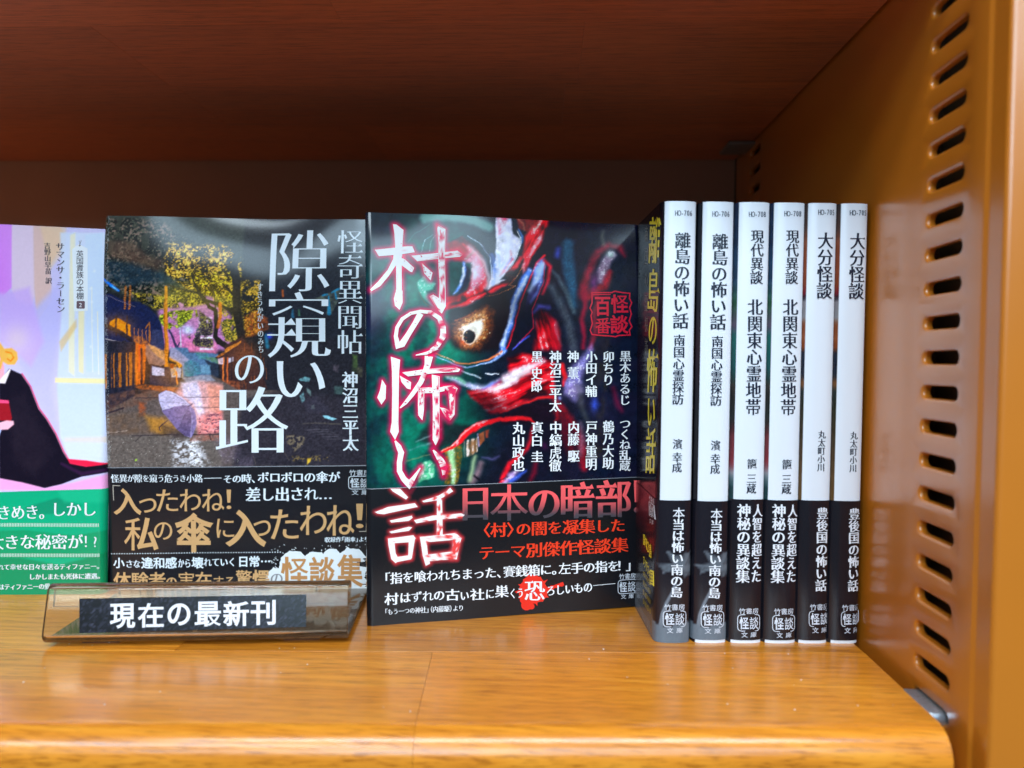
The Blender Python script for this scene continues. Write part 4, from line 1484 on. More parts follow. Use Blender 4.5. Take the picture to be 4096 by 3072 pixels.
for ch, x0, x1, y0, y1 in (('日', 765, 938, 258, 476), ('本', 952, 1208, 233, 478), ('の', 1210, 1422, 272, 462), ('暗', 1430, 1662, 214, 462), ('部', 1668, 1908, 200, 455), ('！', 1926, 1966, 205, 425)):
    (a, b), (c, d) = cB((x0, y0), (x1, y1))
    ink.fit(ch, a, c, b, d, fade, 'minb', slant=-.03, sub=1)
RED = (236, 62, 34)
(a, b), (c, d) = cB((893, 545), (1868, 508))
ink.horiz('〈村〉の闇を凝集した', a, b, c, d, 62, RED, 'minb', .92)
(a, b), (c, d) = cB((875, 700), (1888, 640))
ink.horiz('テーマ別傑作怪談集', a, b, c, d, 64, RED, 'minb', .92)
cL = cv((1450, 2220), .5199)
(a, b), (c, d) = cL((160, 180), (2072, 72))
ink.horiz('「指を喰われちまった、賽銭箱に。左手の指を！」', a, b, c, d, 50, W, 'minb', .95, off=.00004)
# blood-red splash
spl = []
rs = np.random.RandomState(5)
for k in range(72):
    an = k / 72 * 2 * math.pi
    r = 104 * (1 + .05 * math.sin(3 * an) + .05 * rs.rand()) + (34 * rs.rand() if k % 5 == 0 else 0)
    if .15 < an / math.pi / 2 < .2:
        r *= .95
    spl.append((1312 + r * math.cos(an) * 1.02, 268 + r * math.sin(an) * 1.05))
ink.poly(cL(*spl), (232, 44, 30), off=-.00005)
for x, y, r in ((1262, 385, 42), (1240, 345, 30), (1300, 395, 24), (1530, 225, 16), (1490, 238, 14), (1455, 250, 18), (1185, 285, 8)):
    (x, y), = cL((x, y))
    ink.disc(x, y, r * .52, (232, 44, 30), off=-.00006 - r * 1e-7, n=14)
ink.line(cL((1420, 262, 26), (1480, 240, 22), (1545, 218, 28)), 12, (232, 44, 30), off=-.00007)
for t, x0, yc0, x1, yc1, h in (('村', 170, 337, 276, 333, 52), ('はずれの', 285, 328, 632, 305, 46), ('古', 636, 305, 745, 303, 50), ('い', 748, 312, 820, 308, 44), ('社', 828, 302, 936, 300, 50),
                               ('に', 944, 300, 1014, 292, 46), ('巣', 1018, 280, 1124, 276, 52), ('くう', 1128, 296, 1240, 288, 44), ('ろしいもの', 1412, 275, 1765, 240, 45)):
    (a, b), (c, d) = cL((x0, yc0), (x1, yc1))
    ink.horiz(t, a, b, c, d, h, W, 'minb', 1.0, off=.00004)
(a, b), (c, d) = cL((1245, 195), (1402, 348))
ink.fit('恐', a, c, b, d, W, 'min', off=.00004)
ink.line(cL((1770, 231, 4), (1940, 215, 4)), 2, W)
(a, b), (c, d) = cL((168, 436), (778, 404))
ink.horiz('「もう一つの神社」（内藤駆）より', a, b, c, d, 27, W, 'min', .95)
(lx, l0), (_, l1), (_, l2), (_, l3) = cL((2033, 140), (0, 178), (0, 292), (0, 332))
logo(ink, lx, l0, l1, l2, l3, 67, (206, 214, 226), 75, -.06)
ink.build('band_lettering', mask_band)
ink = Ink(MBS, .00010)
for k, q in enumerate(TB):
    ink.poly(q, lambda V: (lambda m: lin((246, 244, 244))[None] * (1 - m) + lin((238, 70, 70))[None] * m)(sstep(.8 - .34 * np.clip((V[:, 0] - 1640) / 150, 0, 1), .9 - .3 * np.clip((V[:, 0] - 1640) / 150, 0, 1), fbm(V[:, 0], V[:, 1], 15, 33, 3))[:, None]), off=.00001 * k, sub=3)
ink.build('band_title_lettering', mask_band)

# ================================================================== book: alley at night cover
a1, a2, a3, a4 = cv((400, 850), .33156), cv((900, 850), .33149), cv((400, 1350), .33156), cv((900, 1350), .33149)
A_POSE = (-0.1734, 0.04075, 0.0022, 0.03742, -0.03593, -0.00747)


def paint_alley(X, Y, S):
    A = Art(X, Y, (20, 22, 26))
    nf = lambda sc, sd=0, o=3: (lambda x, y: fbm(x, y, sc, sd, o))
    # sky seen through
    A.poly(a1((700, 1050), (1400, 1000), (1600, 1300), (1560, 1659), (800, 1659), (720, 1300)), (176, 112, 166), 12)
    A.poly(a1((900, 1400), (1200, 1350), (1250, 1659), (860, 1659)), (196, 104, 156), 16, .9)
    A.poly(a3((1050, 60), (1250, 40), (1420, 60), (1400, 200), (1060, 160)), (226, 120, 160), 14, .9)
    A.poly(a1((1190, 1260), (1340, 1260), (1370, 1659), (1210, 1659)), (244, 214, 236), 7, 1, lambda x, y: .3 + .9 * (np.sin(y * .55) > -.2))
    # dark tree mass, top left, and deep night at the top right
    A.poly(a1((0, 0), (1700, 0), (1700, 700), (1100, 480), (880, 560), (700, 700), (500, 760), (300, 1000), (0, 900)), (40, 44, 40), 10, 1)
    A.poly(a2((520, 0), (1810, 0), (1810, 1659), (520, 1659)), (24, 26, 32), 14)
    A.poly(a4((480, 0), (1810, 0), (1810, 1659), (300, 1659), (100, 1300), (420, 900)), (26, 26, 31), 14)

    A.warp(3, 40, 1.6, 12)
    A.bk = .7

    def leaves(poly, cols, thr, sc, seed, blur=14, amp=1.0):
        def colf(x, y):
            n = fbm(x, y * 1.2, sc * .62, seed, 4)
            n2 = fbm(x, y, sc * 3.4, seed + 5, 2)
            v = np.clip((n - .5) * 2.6 + (n2 - .5) * 1.1 + .5, 0, 1)
            lo = np.array([min(c[i] for c in cols) * .55 for i in range(3)])
            st_ = [lo] + sorted([np.array(c, float) for c in cols], key=lambda c: c.sum())
            xs = np.linspace(0.12, 1, len(st_))
            return np.stack([np.interp(v, xs, [c[i] for c in st_]) for i in range(3)], -1)
        A.poly(poly, colf, blur, amp, lambda x, y: sstep(.30, .46, fbm(x, y, sc * 2.6, seed + 9, 3)))
    L1 = a1((0, 60), (700, 60), (860, 220), (1120, 360), (1500, 560), (1690, 600), (1690, 1000), (1500, 1050), (1300, 980), (1050, 1000), (760, 1160), (600, 1130), (420, 1050), (250, 940), (60, 900))
    A.poly(L1, (34, 36, 30), 12, .96)
    leaves(L1, [(60, 62, 50), (14, 18, 18), (104, 84, 76)], [.50, .55, .70], 13, 3)
    A.poly(a1((60, 340), (380, 330), (560, 520), (760, 560), (700, 700), (400, 640), (100, 520)), (92, 66, 54), 26, .65, lambda x, y: .5 + .6 * fbm(x, y, 20, 4))
    A.poly(a1((60, 560), (420, 620), (640, 700), (1000, 740), (960, 900), (600, 860), (340, 900), (80, 800)), (26, 44, 58), 26, .75, lambda x, y: .5 + .6 * fbm(x, y, 18, 9))
    gold = a1((820, 340), (1120, 380), (1500, 380), (1690, 560), (1690, 1000), (1480, 1060), (1300, 960), (1060, 930), (780, 720), (760, 560))
    leaves(gold, [(150, 110, 36), (206, 156, 56), (40, 34, 22), (236, 190, 84)], [.46, .55, .60, .68], 10, 20)
    leaves(a1((1050, 700), (1690, 640), (1690, 1050), (1450, 1050), (1150, 960)), [(176, 140, 30), (216, 190, 56), (60, 50, 20)], [.42, .53, .64], 9, 60, 10)
    leaves(a2((180, 780), (420, 820), (420, 1450), (250, 1500), (180, 1100)), [(150, 120, 40), (200, 150, 60), (60, 50, 26)], [.44, .56, .62], 9, 70, 10)
    leaves(a1((360, 960), (760, 1000), (900, 900), (1240, 960), (1300, 1100), (1100, 1140), (900, 1150), (700, 1180), (560, 1120)), [(120, 100, 40), (176, 150, 50), (30, 30, 20)], [.44, .55, .62], 9, 80, 12)
    leaves(a1((740, 1240), (900, 1180), (1180, 1170), (1190, 1260), (1060, 1300), (1000, 1380), (860, 1420), (780, 1380), (710, 1300)), [(140, 146, 40), (190, 196, 60), (84, 96, 30)], [.25, .50, .64], 9, 90, 6)
    leaves(a1((1350, 1010), (1680, 1050), (1680, 1560), (1500, 1560), (1430, 1250)), [(84, 84, 44), (150, 120, 50), (196, 170, 60)], [.35, .54, .66], 9, 100, 12)
    leaves(a1((1200, 1180), (1360, 1300), (1370, 1640), (1160, 1620), (1060, 1500), (1190, 1380)), [(60, 50, 60), (120, 110, 60)], [.47, .62], 8, 110, 8)
    # trunk and boughs
    TR = (26, 24, 24)
    A.stroke(a1((1600, 620, 60), (1640, 800, 90), (1640, 1000, 96), (1640, 1200, 90), (1680, 1400, 80), (1700, 1640, 70)), TR, 3)
    A.stroke(a2((60, 640, 60), (110, 800, 90), (140, 1000, 90), (130, 1150, 90), (180, 1400, 84), (240, 1640, 84)), TR, 3)
    A.stroke(a2((110, 820, 40), (240, 790, 36), (420, 770, 24)), TR, 3)
    A.stroke(a1((820, 870, 14), (1000, 930, 22), (1180, 970, 30), (1260, 1060, 40), (1400, 1100, 40), (1600, 1190, 44)), TR, 3)
    A.stroke(a1((1090, 730, 12), (1150, 900, 24), (1220, 1000, 34), (1320, 1140, 44), (1390, 1180, 50), (1400, 1350, 50), (1390, 1500, 60), (1440, 1560, 70), (1560, 1630, 60)), TR, 3)
    A.stroke(a1((1470, 850, 12), (1560, 950, 30), (1620, 1010, 40)), TR, 3)
    A.stroke(a1((1130, 600, 8), (1350, 740, 9), (1560, 760, 10)), TR, 2, .8)
    A.stroke(a1((1300, 800, 7), (1400, 860, 8), (1520, 800, 8)), TR, 2, .8)
    A.stroke(a1((1440, 1100, 40), (1450, 1250, 40), (1420, 1380, 36)), (200, 96, 30), 4, .8)
    A.stroke(a1((1360, 930, 14), (1380, 1060, 14), (1390, 1180, 12)), TR, 2)
    # pole and houses, left
    A.poly(a1((0, 1000), (120, 980), (330, 1070), (480, 1080), (640, 1200), (720, 1270), (760, 1400), (780, 1659), (0, 1659)), (18, 24, 52), 6)
    A.poly(a1((420, 1080), (560, 1130), (640, 1200), (720, 1300), (760, 1390), (640, 1420), (400, 1400), (330, 1300), (330, 1150)), (16, 22, 48), 6)
    A.stroke(a1((20, 800, 22), (130, 880, 30), (230, 940, 22)), (30, 110, 226), 6)
    A.stroke(a1((150, 895, 10), (210, 930, 12)), (120, 190, 246), 4)
    for x in (308, 362):
        A.stroke(a1((x, 890, 22), (x, 1160, 22)), (186, 100, 40), 3, 1, lambda xx, y: .6 + .4 * np.sin(y * .8))
    A.poly(a1((130, 1320), (200, 1270), (260, 1290), (380, 1360), (380, 1500), (250, 1460), (130, 1400)), (206, 112, 24), 4)
    for x in (205, 335):
        A.stroke(a1((x, 1250, 22), (x, 1480, 22)), (24, 20, 30), 2)
    A.stroke(a1((60, 1350, 50), (240, 1440, 60), (420, 1560, 50)), (16, 18, 30), 4)
    for k in range(10):
        x = 400 + k * 24
        A.stroke(a1((x, 1390 + k * 6, 8), (x + 6, 1540, 8)), (190, 110, 60) if k % 2 else (30, 30, 50), 2, .8)
    A.poly(a1((400, 1480), (520, 1500), (640, 1600), (780, 1640), (780, 1659), (430, 1659)), (214, 110, 40), 5, .9, nf(8, 3))
    A.stroke(a1((560, 1400, 16), (600, 1330, 14), (610, 1560, 18)), (170, 96, 40), 3, .8)
    A.stroke(a1((70, 1520, 14), (220, 1560, 8), (400, 1575, 8)), (196, 180, 180), 3, .8)
    A.stroke(a1((60, 990, 6), (240, 1060, 5), (430, 1140, 6)), (150, 130, 140), 2, .7)
    A.stroke(a1((800, 900, 34), (800, 1300, 46), (812, 1659, 46)) + a3((805, 200, 46), (815, 560, 60)), (206, 116, 36), 3, 1, lambda x, y: .8 + .3 * fbm(x, y, 9, 5))
    A.stroke(a1((788, 960, 10), (786, 1400, 12), (800, 1659, 12)), (120, 60, 20), 3, .7)
    A.poly(a1((640, 1420), (760, 1420), (780, 1659), (620, 1659)), (40, 44, 70), 6, .9)
    A.stroke(a1((975, 1390, 12), (985, 1659, 14)) + a3((990, 190, 14), (1000, 320, 6)), (196, 200, 216), 2)
    A.blob(400 + 1065 * .33156, 850 + 1415 * .33156, 30, 20, (186, 200, 250), .9)
    A.blob(400 + 1065 * .33156, 850 + 1415 * .33156, 11, 11, (250, 252, 255), 1)
    A.stroke(a1((1020, 1380, 5), (1120, 1450, 5)), (170, 190, 250), 3, .6)
    A.stroke(a1((850, 1430, 24), (900, 1560, 34), (940, 1650, 40)) + a3((925, 150, 44), (915, 250, 44)), (44, 40, 66), 3)
    A.stroke(a3((965, 60, 14), (930, 150, 26)), (44, 40, 66), 3)
    # lower left: fence and posts
    A.poly(a3((0, 30), (440, 60), (470, 200), (440, 580), (430, 820), (0, 900)), (26, 26, 36), 5)
    A.poly(a3((40, 200), (480, 170), (500, 560), (60, 620)), (156, 88, 34), 4, 1, lambda x, y: (.5 + .6 * fbm(x * 2, y * .4, 12, 4)) * (np.abs(((x - 412) / 21) % 1 - .5) < .33))
    for x, w_ in ((125, 50), (205, 26), (300, 56), (420, 34)):
        A.stroke(a3((x, 60, w_), (x - 4, 600, w_), (x + 2, 820, w_ * .9)), (22, 24, 34), 3)
    A.poly(a3((440, 60), (500, 80), (600, 90), (560, 300), (545, 560), (450, 580)), (206, 92, 30), 4, 1, lambda x, y: .45 + .7 * fbm(x * 3, y * .5, 12, 14))
    A.stroke(a3((515, 140, 26), (515, 560, 26)), (30, 20, 26), 3)
    A.stroke(a3((490, 100, 20), (490, 400, 24)), (226, 80, 40), 4, .8)
    A.poly(a3((560, 90), (640, 100), (780, 160), (800, 320), (740, 340), (600, 320), (560, 200)), (122, 92, 84), 5)
    A.poly(a3((600, 80), (640, 100), (780, 160), (790, 280), (700, 220), (620, 150)), (220, 150, 90), 7, .8)
    A.poly(a3((620, 330), (800, 350), (980, 360), (980, 480), (900, 590), (760, 590), (610, 570)), (30, 30, 46), 4)
    A.poly(a3((635, 345), (780, 370), (790, 460), (640, 450)), (182, 186, 226), 4)
    A.poly(a3((850, 360), (990, 370), (980, 480), (870, 470)), (160, 166, 196), 5)
    A.poly(a3((840, 230), (1000, 210), (1010, 330), (960, 380), (920, 300), (850, 270)), (216, 134, 44), 5)
    A.poly(a3((830, 300), (930, 320), (930, 460), (880, 460), (840, 360)), (226, 140, 50), 5, .95, nf(7, 9))
    A.poly(a3((850, 310), (905, 320), (890, 380), (850, 370)), (120, 50, 20), 4)
    A.stroke(a3((925, 420, 20), (945, 600, 16)), (222, 110, 50), 3)
    A.stroke(a3((850, 480, 14), (862, 560, 10)), (20, 22, 30), 3)
    A.poly(a3((1000, 300), (1030, 320), (1030, 480), (990, 480)), (150, 130, 110), 4)
    # far street
    A.poly(a3((850, 130), (1060, 120), (1080, 180), (1350, 190), (1430, 200), (1420, 470), (1010, 470), (1000, 330), (850, 200)), (70, 96, 128), 6)
    A.poly(a3((850, 110), (920, 140), (1080, 260), (1010, 340), (850, 240)), (146, 140, 170), 6, .9)
    A.poly(a3((1020, 290), (1100, 270), (1200, 300), (1220, 440), (1030, 480)), (44, 104, 112), 7, .95, nf(9, 12))
    A.poly(a3((1150, 170), (1300, 180), (1320, 260), (1200, 260)), (70, 140, 120), 7, .9, nf(9, 13))
    A.poly(a3((1250, 250), (1350, 240), (1460, 250), (1440, 320), (1350, 300)), (74, 106, 50), 5, .95, nf(8, 15))
    A.poly(a3((1260, 270), (1340, 300), (1430, 320), (1440, 480), (1350, 500), (1340, 370)), (30, 36, 48), 5)
    A.poly(a3((1220, 330), (1335, 330), (1335, 440), (1220, 440)), (100, 140, 160), 6, .9, lambda x, y: .4 + .5 * np.sin(x * .7) ** 2)
    # right hand stalls
    A.poly(a3((1390, 240), (1690, 90), (1690, 620), (1480, 560), (1440, 300)), (40, 28, 30), 4)
    A.poly(a3((1400, 230), (1690, 70), (1690, 130), (1430, 245)), (196, 104, 44), 3, .9, nf(7, 19))
    A.poly(a4((200, 0), (340, 150), (440, 400), (520, 620), (420, 640), (0, 640), (0, 100)), (44, 30, 30), 6)
    A.poly(a4((0, 140), (190, 40), (190, 70), (0, 190)), (206, 120, 50), 3, .8)
    A.poly(a3((1420, 260), (1490, 250), (1490, 330), (1430, 320)), (226, 190, 200), 3, .9)
    A.poly(a3((1550, 250), (1610, 240), (1610, 290), (1550, 310)), (206, 200, 226), 4, .9)
    for x, c in ((1490, (206, 104, 50)), (1540, (190, 90, 50)), (1590, (28, 22, 28)), (1635, (28, 22, 28))):
        A.stroke(a3((x, 250, 16), (x + 4, 560, 16)), c, 3, .9)
    A.poly(a3((1430, 500), (1690, 540), (1690, 640), (1500, 600)), (170, 84, 50), 8, .8, nf(8, 23))
    for k in range(14):
        rs_ = np.random.RandomState(k)
        x, y = 180 + rs_.rand() * 330, 60 + rs_.rand() * 560
        A.stroke(a4((x, y, 8), (x + 4, y + 60 + 80 * rs_.rand(), 8)), (150, 76, 40), 3, .5)
    A.poly(a4((230, 640), (420, 650), (680, 660), (680, 760), (300, 780), (150, 740)), (150, 84, 48), 9, .8, nf(8, 27))
    A.poly(a2((230, 1250), (360, 1180), (520, 1270), (540, 1400), (330, 1500), (250, 1500)), (190, 84, 40), 8, .8, nf(8, 29))
    # road
    road = a3((60, 900), (440, 700), (940, 560), (1000, 490), (1350, 450), (1480, 520), (1689, 640)) + a4((700, 640), (1000, 800), (1720, 900), (1720, 1659)) + a3((60, 1580))
    A.poly(road, (70, 62, 60), 7)
    A.poly(a4((200, 760), (700, 640), (1720, 760), (1720, 1560), (100, 1560)), (34, 32, 38), 22)
    A.poly(a3((60, 700), (440, 620), (900, 590), (960, 610), (760, 720), (300, 860), (70, 940)), (86, 58, 48), 8, .9, nf(14, 31))
    A.poly(a3((440, 590), (560, 570), (960, 600), (940, 660), (700, 650), (500, 620)), (200, 96, 44), 6, .85, nf(9, 33))
    A.poly(a3((1000, 480), (1330, 450), (1400, 520), (1060, 560)), (130, 132, 150), 7, .9)
    A.poly(a3((990, 560), (1200, 520), (1480, 560), (1490, 700), (1490, 1140), (1200, 1170), (1100, 800), (900, 700)), (206, 150, 150), 16, .95)
    A.poly(a3((990, 540), (1180, 530), (1230, 700), (1230, 900), (1140, 800), (1010, 700)), (206, 200, 232), 14, .9)
    A.poly(a3((1150, 820), (1240, 760), (1280, 900), (1210, 1000)), (216, 210, 236), 12, .8)
    A.poly(a3((1200, 940), (1480, 860), (1490, 1140), (1180, 1180)), (214, 92, 90), 14, .85, nf(11, 37))
    A.poly(a3((1300, 560), (1480, 580), (1480, 900), (1330, 880)), (206, 122, 96), 16, .6)
    A.poly(a3((1200, 940), (1490, 900), (1490, 1160), (1190, 1160)), (60, 30, 46), 6, .8, lambda x, y: sstep(.60, .68, fbm(x, y * 2.2, 12, 41)))
    A.poly(a3((480, 790), (570, 790), (560, 940), (490, 940)), (180, 70, 30), 12, .8, nf(9, 43))
    A.poly(a3((60, 950), (450, 900), (800, 950), (720, 1160), (60, 1160)), (92, 70, 54), 20, .7, nf(20, 45))
    A.poly(a3((560, 950), (800, 980), (1000, 1120), (760, 1170), (620, 1120)), (150, 100, 40), 22, .75)
    A.poly(a3((60, 1180), (1480, 1170), (1480, 1570), (60, 1570)), (86, 80, 76), 14, .7, lambda x, y: .3 + .9 * fbm(x, y * 1.6, 8, 47))
    A.poly(a3((860, 1240), (1220, 1210), (1330, 1560), (900, 1560)), (206, 206, 216), 24, .8, lambda x, y: sstep(.42, .62, fbm(x, y * 1.8, 11, 49)))
    A.poly(a3((1060, 1250), (1180, 1230), (1260, 1560), (1100, 1560)), (244, 244, 250), 14, .85, lambda x, y: sstep(.40, .60, fbm(x, y * 1.8, 9, 51)))
    A.poly(a3((1370, 1180), (1689, 1180), (1689, 1570), (1400, 1570)) + a4((340, 1400), (340, 1560), (0, 1560)), (104, 92, 110), 22, .6, nf(9, 53))
    A.poly(a3((1100, 1180), (1480, 1170), (1480, 1240), (1100, 1245)), (150, 80, 66), 6, .7, nf(9, 55))
    for p in ([(400, 1185, 10), (900, 1170, 12), (1480, 1165, 14)], [(1000, 720, 7), (1240, 716, 8), (1480, 716, 8)], [(1120, 838, 5), (1480, 838, 6)], [(430, 1255, 6), (500, 1190, 6)],
              [(70, 920, 22), (290, 850, 22), (300, 840, 10)], [(440, 735, 10), (720, 725, 8)], [(60, 1155, 7), (250, 1130, 6), (350, 1110, 4)], [(1330, 1170, 12), (1350, 1230, 12)], [(870, 1250, 6), (920, 1185, 6)]):
        A.stroke(a3(*p), (28, 24, 30) if p[0][0] != 60 else (170, 150, 140), 3, .85)
    for p in ([(690, 1340, 5), (780, 1480, 5)], [(345, 1430, 5), (390, 1560, 5)]):
        A.stroke(a4(*p), (90, 80, 70), 2, .6)
    i = A.box(a3((60, 1200), (1689, 1570)), 0)
    n = vnoise(A.X[i] * .5, A.Y[i] * .55, 77)
    A.mix(i, (n > .93) * .55, (190, 186, 180)); A.mix(i, (n < .07) * .5, (30, 26, 26))
    # wet night ground, bags and litter on the right
    A.poly(a4((560, 1500), (760, 1480), (1000, 1500), (940, 1540), (560, 1550)), (18, 18, 24), 8, .8, nf(9, 57))
    A.poly(a4((890, 500), (960, 465), (1035, 485), (1020, 530), (910, 520)), (130, 196, 206), 3, .95, nf(9, 59))
    A.poly(a4((900, 700), (950, 650), (960, 760), (930, 790)), (110, 160, 166), 4, .9, nf(7, 61))
    A.poly(a4((985, 610), (1030, 640), (1030, 700), (990, 660)), (90, 110, 110), 5, .8)
    A.poly(a4((1040, 820), (1080, 810), (1085, 860), (1045, 860)), (96, 106, 100), 5, .8)
    A.poly(a4((1180, 940), (1240, 940), (1350, 985), (1300, 1000), (1200, 970)), (136, 190, 206), 3, .95)
    A.poly(a4((1320, 590), (1430, 590), (1430, 690), (1330, 680)), (56, 76, 74), 8, .7)
    A.poly(a4((1300, 330), (1380, 330), (1370, 420), (1310, 400)), (92, 80, 90), 8, .7, nf(7, 63))
    A.poly(a4((1540, 210), (1600, 220), (1600, 420), (1540, 400)), (96, 132, 60), 9, .75, nf(12, 65))
    A.poly(a4((1600, 350), (1660, 360), (1650, 480), (1600, 460)), (110, 106, 76), 8, .7, nf(7, 67))
    A.poly(a4((930, 780), (1100, 700), (1300, 900), (1000, 900)), (44, 42, 52), 16, .6)
    A.stroke(a4((930, 1040, 8), (1130, 1030, 14), (1400, 1050, 10)), (120, 110, 90), 4, .6, nf(8, 69))
    A.poly(a4((740, 1170), (980, 1200), (940, 1300), (840, 1380), (760, 1290)), (104, 92, 76), 8, .75, lambda x, y: sstep(.45, .6, fbm(x, y, 8, 71)))
    A.poly(a4((1000, 1450), (1050, 1450), (1040, 1490), (1000, 1530)), (200, 160, 60), 5, .9)
    A.poly(a4((800, 1430), (1260, 1420), (1260, 1490), (820, 1490)), (120, 100, 60), 8, .6, lambda x, y: sstep(.56, .64, fbm(x, y, 7, 73)))
    for k in range(5):
        A.stroke(a4((1000 + 60 * k, 1120 + 26 * k, 6), (1130 + 60 * k, 1110 + 26 * k, 12), (1260 + 60 * k, 1120 + 26 * k, 5)), (84, 80, 88), 4, .5)
    # striped awning
    A.poly(a2((1080, 1040), (1400, 900), (1370, 1060), (1290, 1220), (1230, 1240), (1240, 1040), (1180, 1060)), (96, 106, 90), 5, .85, nf(12, 75))
    for p in ([(1250, 1010, 20), (1260, 1220, 44)], [(1290, 960, 16), (1390, 920, 26)], [(1180, 1000, 20), (1230, 985, 20)], [(1330, 960, 14), (1350, 1040, 24)]):
        A.stroke(a2(*p), (34, 110, 150), 4, .85)
    A.stroke(a2((820, 1180, 20), (820, 1260, 34)), (40, 90, 120), 7, .7)
    A.stroke(a2((900, 1180, 16), (905, 1240, 24)), (70, 110, 84), 7, .7)
    A.stroke(a2((690, 940, 20), (700, 1010, 24)), (170, 80, 36), 5, .8)
    A.stroke(a2((500, 1480, 30), (520, 1620, 40)), (40, 110, 140), 8, .7)
    A.blob(900 + 545 * .33149, 850 + 1490 * .33149, 12, 10, (50, 70, 200), .9)
    A.stroke(a2((1450, 860, 12), (1660, 760, 16)), (80, 64, 56), 6, .6)
    # umbrella
    um = a3((712, 690), (740, 660), (800, 632), (860, 650), (960, 700), (1050, 760), (1090, 800), (1140, 860), (1170, 940), (1180, 1020), (1160, 1100), (1110, 1200), (1040, 1180), (940, 1110), (860, 1010), (755, 890), (735, 800))
    A.poly(a3((760, 1040), (1100, 1160), (1160, 1200), (1000, 1220), (760, 1150)), (40, 34, 34), 14, .6)
    A.poly(um, (126, 120, 160), 2.5)
    A.poly(a3((712, 690), (800, 640), (900, 700), (1000, 760), (1085, 815), (900, 830), (760, 885), (735, 800)), (176, 170, 206), 3)
    A.poly(a3((790, 640), (860, 650), (960, 700), (1050, 760), (1085, 810), (1000, 740), (880, 680)), (206, 202, 230), 4, .9)
    A.poly(a3((755, 888), (900, 835), (1085, 815), (1010, 940), (940, 1108), (860, 1010)), (84, 74, 112), 3)
    A.poly(a3((1085, 815), (1060, 860), (1010, 960), (940, 1110), (1040, 1180), (1100, 1190), (1120, 1000), (1110, 880)), (66, 58, 90), 3)
    A.poly(a3((1090, 815), (1145, 870), (1175, 960), (1178, 1040), (1130, 1170), (1110, 1190), (1130, 1000)), (92, 84, 126), 4)
    for p in ([(740, 780, 4), (900, 780, 4), (1080, 812, 4)], [(755, 888, 4), (900, 832, 4), (1085, 815, 4)], [(940, 1108, 4), (1010, 940, 4), (1085, 815, 4)]):
        A.stroke(a3(*p), (60, 52, 80), 2, .7)
    A.stroke(a3((1060, 835, 12), (1122, 795, 14)), (44, 40, 60), 2)
    A.stroke(a3((825, 1005, 8), (760, 1045, 12), (725, 1085, 14), (740, 1120, 14)), (50, 36, 40), 2)
    A.blob(400 + 442 * .33156, 1350 + 1480 * .33156, 4, 3, (150, 200, 60), 1)
    for x, y, rx, ry, c, al in ((470, 1300, 60, 40, (255, 150, 50), .30), (560, 1450, 60, 80, (255, 130, 50), .28), (690, 1500, 70, 60, (255, 150, 60), .30), (830, 1210, 120, 70, (255, 214, 90), .22),
                                (700, 1180, 60, 60, (246, 226, 110), .25), (760, 1640, 90, 70, (255, 190, 190), .25), (980, 1420, 60, 60, (255, 130, 60), .2)):
        A.blob(x, y, rx, ry, c, al)
    # worn fold at the left edge
    i = np.where(A.X < 424 + (A.Y - 850) * .02)[0]
    n = vnoise(A.X[i] * .5, A.Y[i] * .2, 5)
    A.mix(i, (n > .62) * .45 * (A.X[i] > 412 + (A.Y[i] - 850) * .02), (170, 180, 184))
    A.c *= (.70 + .60 * fbm(A.X, A.Y * 1.2, 7.5, 131, 3))[:, None]
    A.grain(7, 3.4, 4)
    return A.out(.74)


def paint_alley_band(X, Y):
    A = Art(X, Y, (24, 25, 32))
    A.grain(1.5, 5)
    return A.out()


alley_book, AS, ABS, alley_band = faced_book(
    'paperback', 'paperback with a night alley and an abandoned grey umbrella on its cover', A_POSE,
    .1068, .0130, paint_alley, ((425.8, 1869.8), (1468, 1860.5)), paint_alley_band, 'books shown face out', curl=.0034, seed=2, step=2.7)
ink = Ink(AS, .00012)
CW = (226, 236, 244)
for ch, x0, x1, y0, y1, m in (('隙', 530, 1260, 205, 950, a2), ('窺', 515, 1280, 957, 1750, a2), ('い', 628, 1212, 285, 718, a4), ('の', 125, 475, 215, 552, a4), ('路', -100, 766, 590, 1388, a4)):
    (a, b), (c, d) = m((x0, y0), (x1, y1))
    ink.fit(ch, a, c, b, d, CW, 'title', sub=2)
ink.vert('怪奇異聞帖', 1399, 916, 1401, 1418, 103, CW, 'title')
ink.vert('神沼三平太', 1402, 1486, 1404, 1803, 62, CW, 'minb')
ink.vert('すきうかがいのみち', 1037, 1132, 1046, 1412, 24, (206, 214, 220), 'min')
ink.build('title_lettering', alley_book)
b3, b4 = cv((400, 1850), .30743), cv((930, 1850), .33152)
TAN = (208, 164, 112)
ink = Ink(ABS, .00010)
ink.horiz('怪異が隙を窺う危うき小路', 446, 1913, 816, 1911, 36, CW, 'min', .86)
ink.line([(820, 1911), (890, 1910)], 2.4, CW)
ink.horiz('その時、', 896, 1915, 1030, 1912, 40, CW, 'minb', .9)
ink.horiz('ボロボロの傘が', 1032, 1908, 1362, 1907, 50, CW, 'minb', .92)
ink.horiz('差し出され…', 985, 1977, 1332, 1972, 62, CW, 'minb', .95)
ink.line(b3((182, 492), (176, 297), (270, 300)), 3.0, (180, 172, 160))
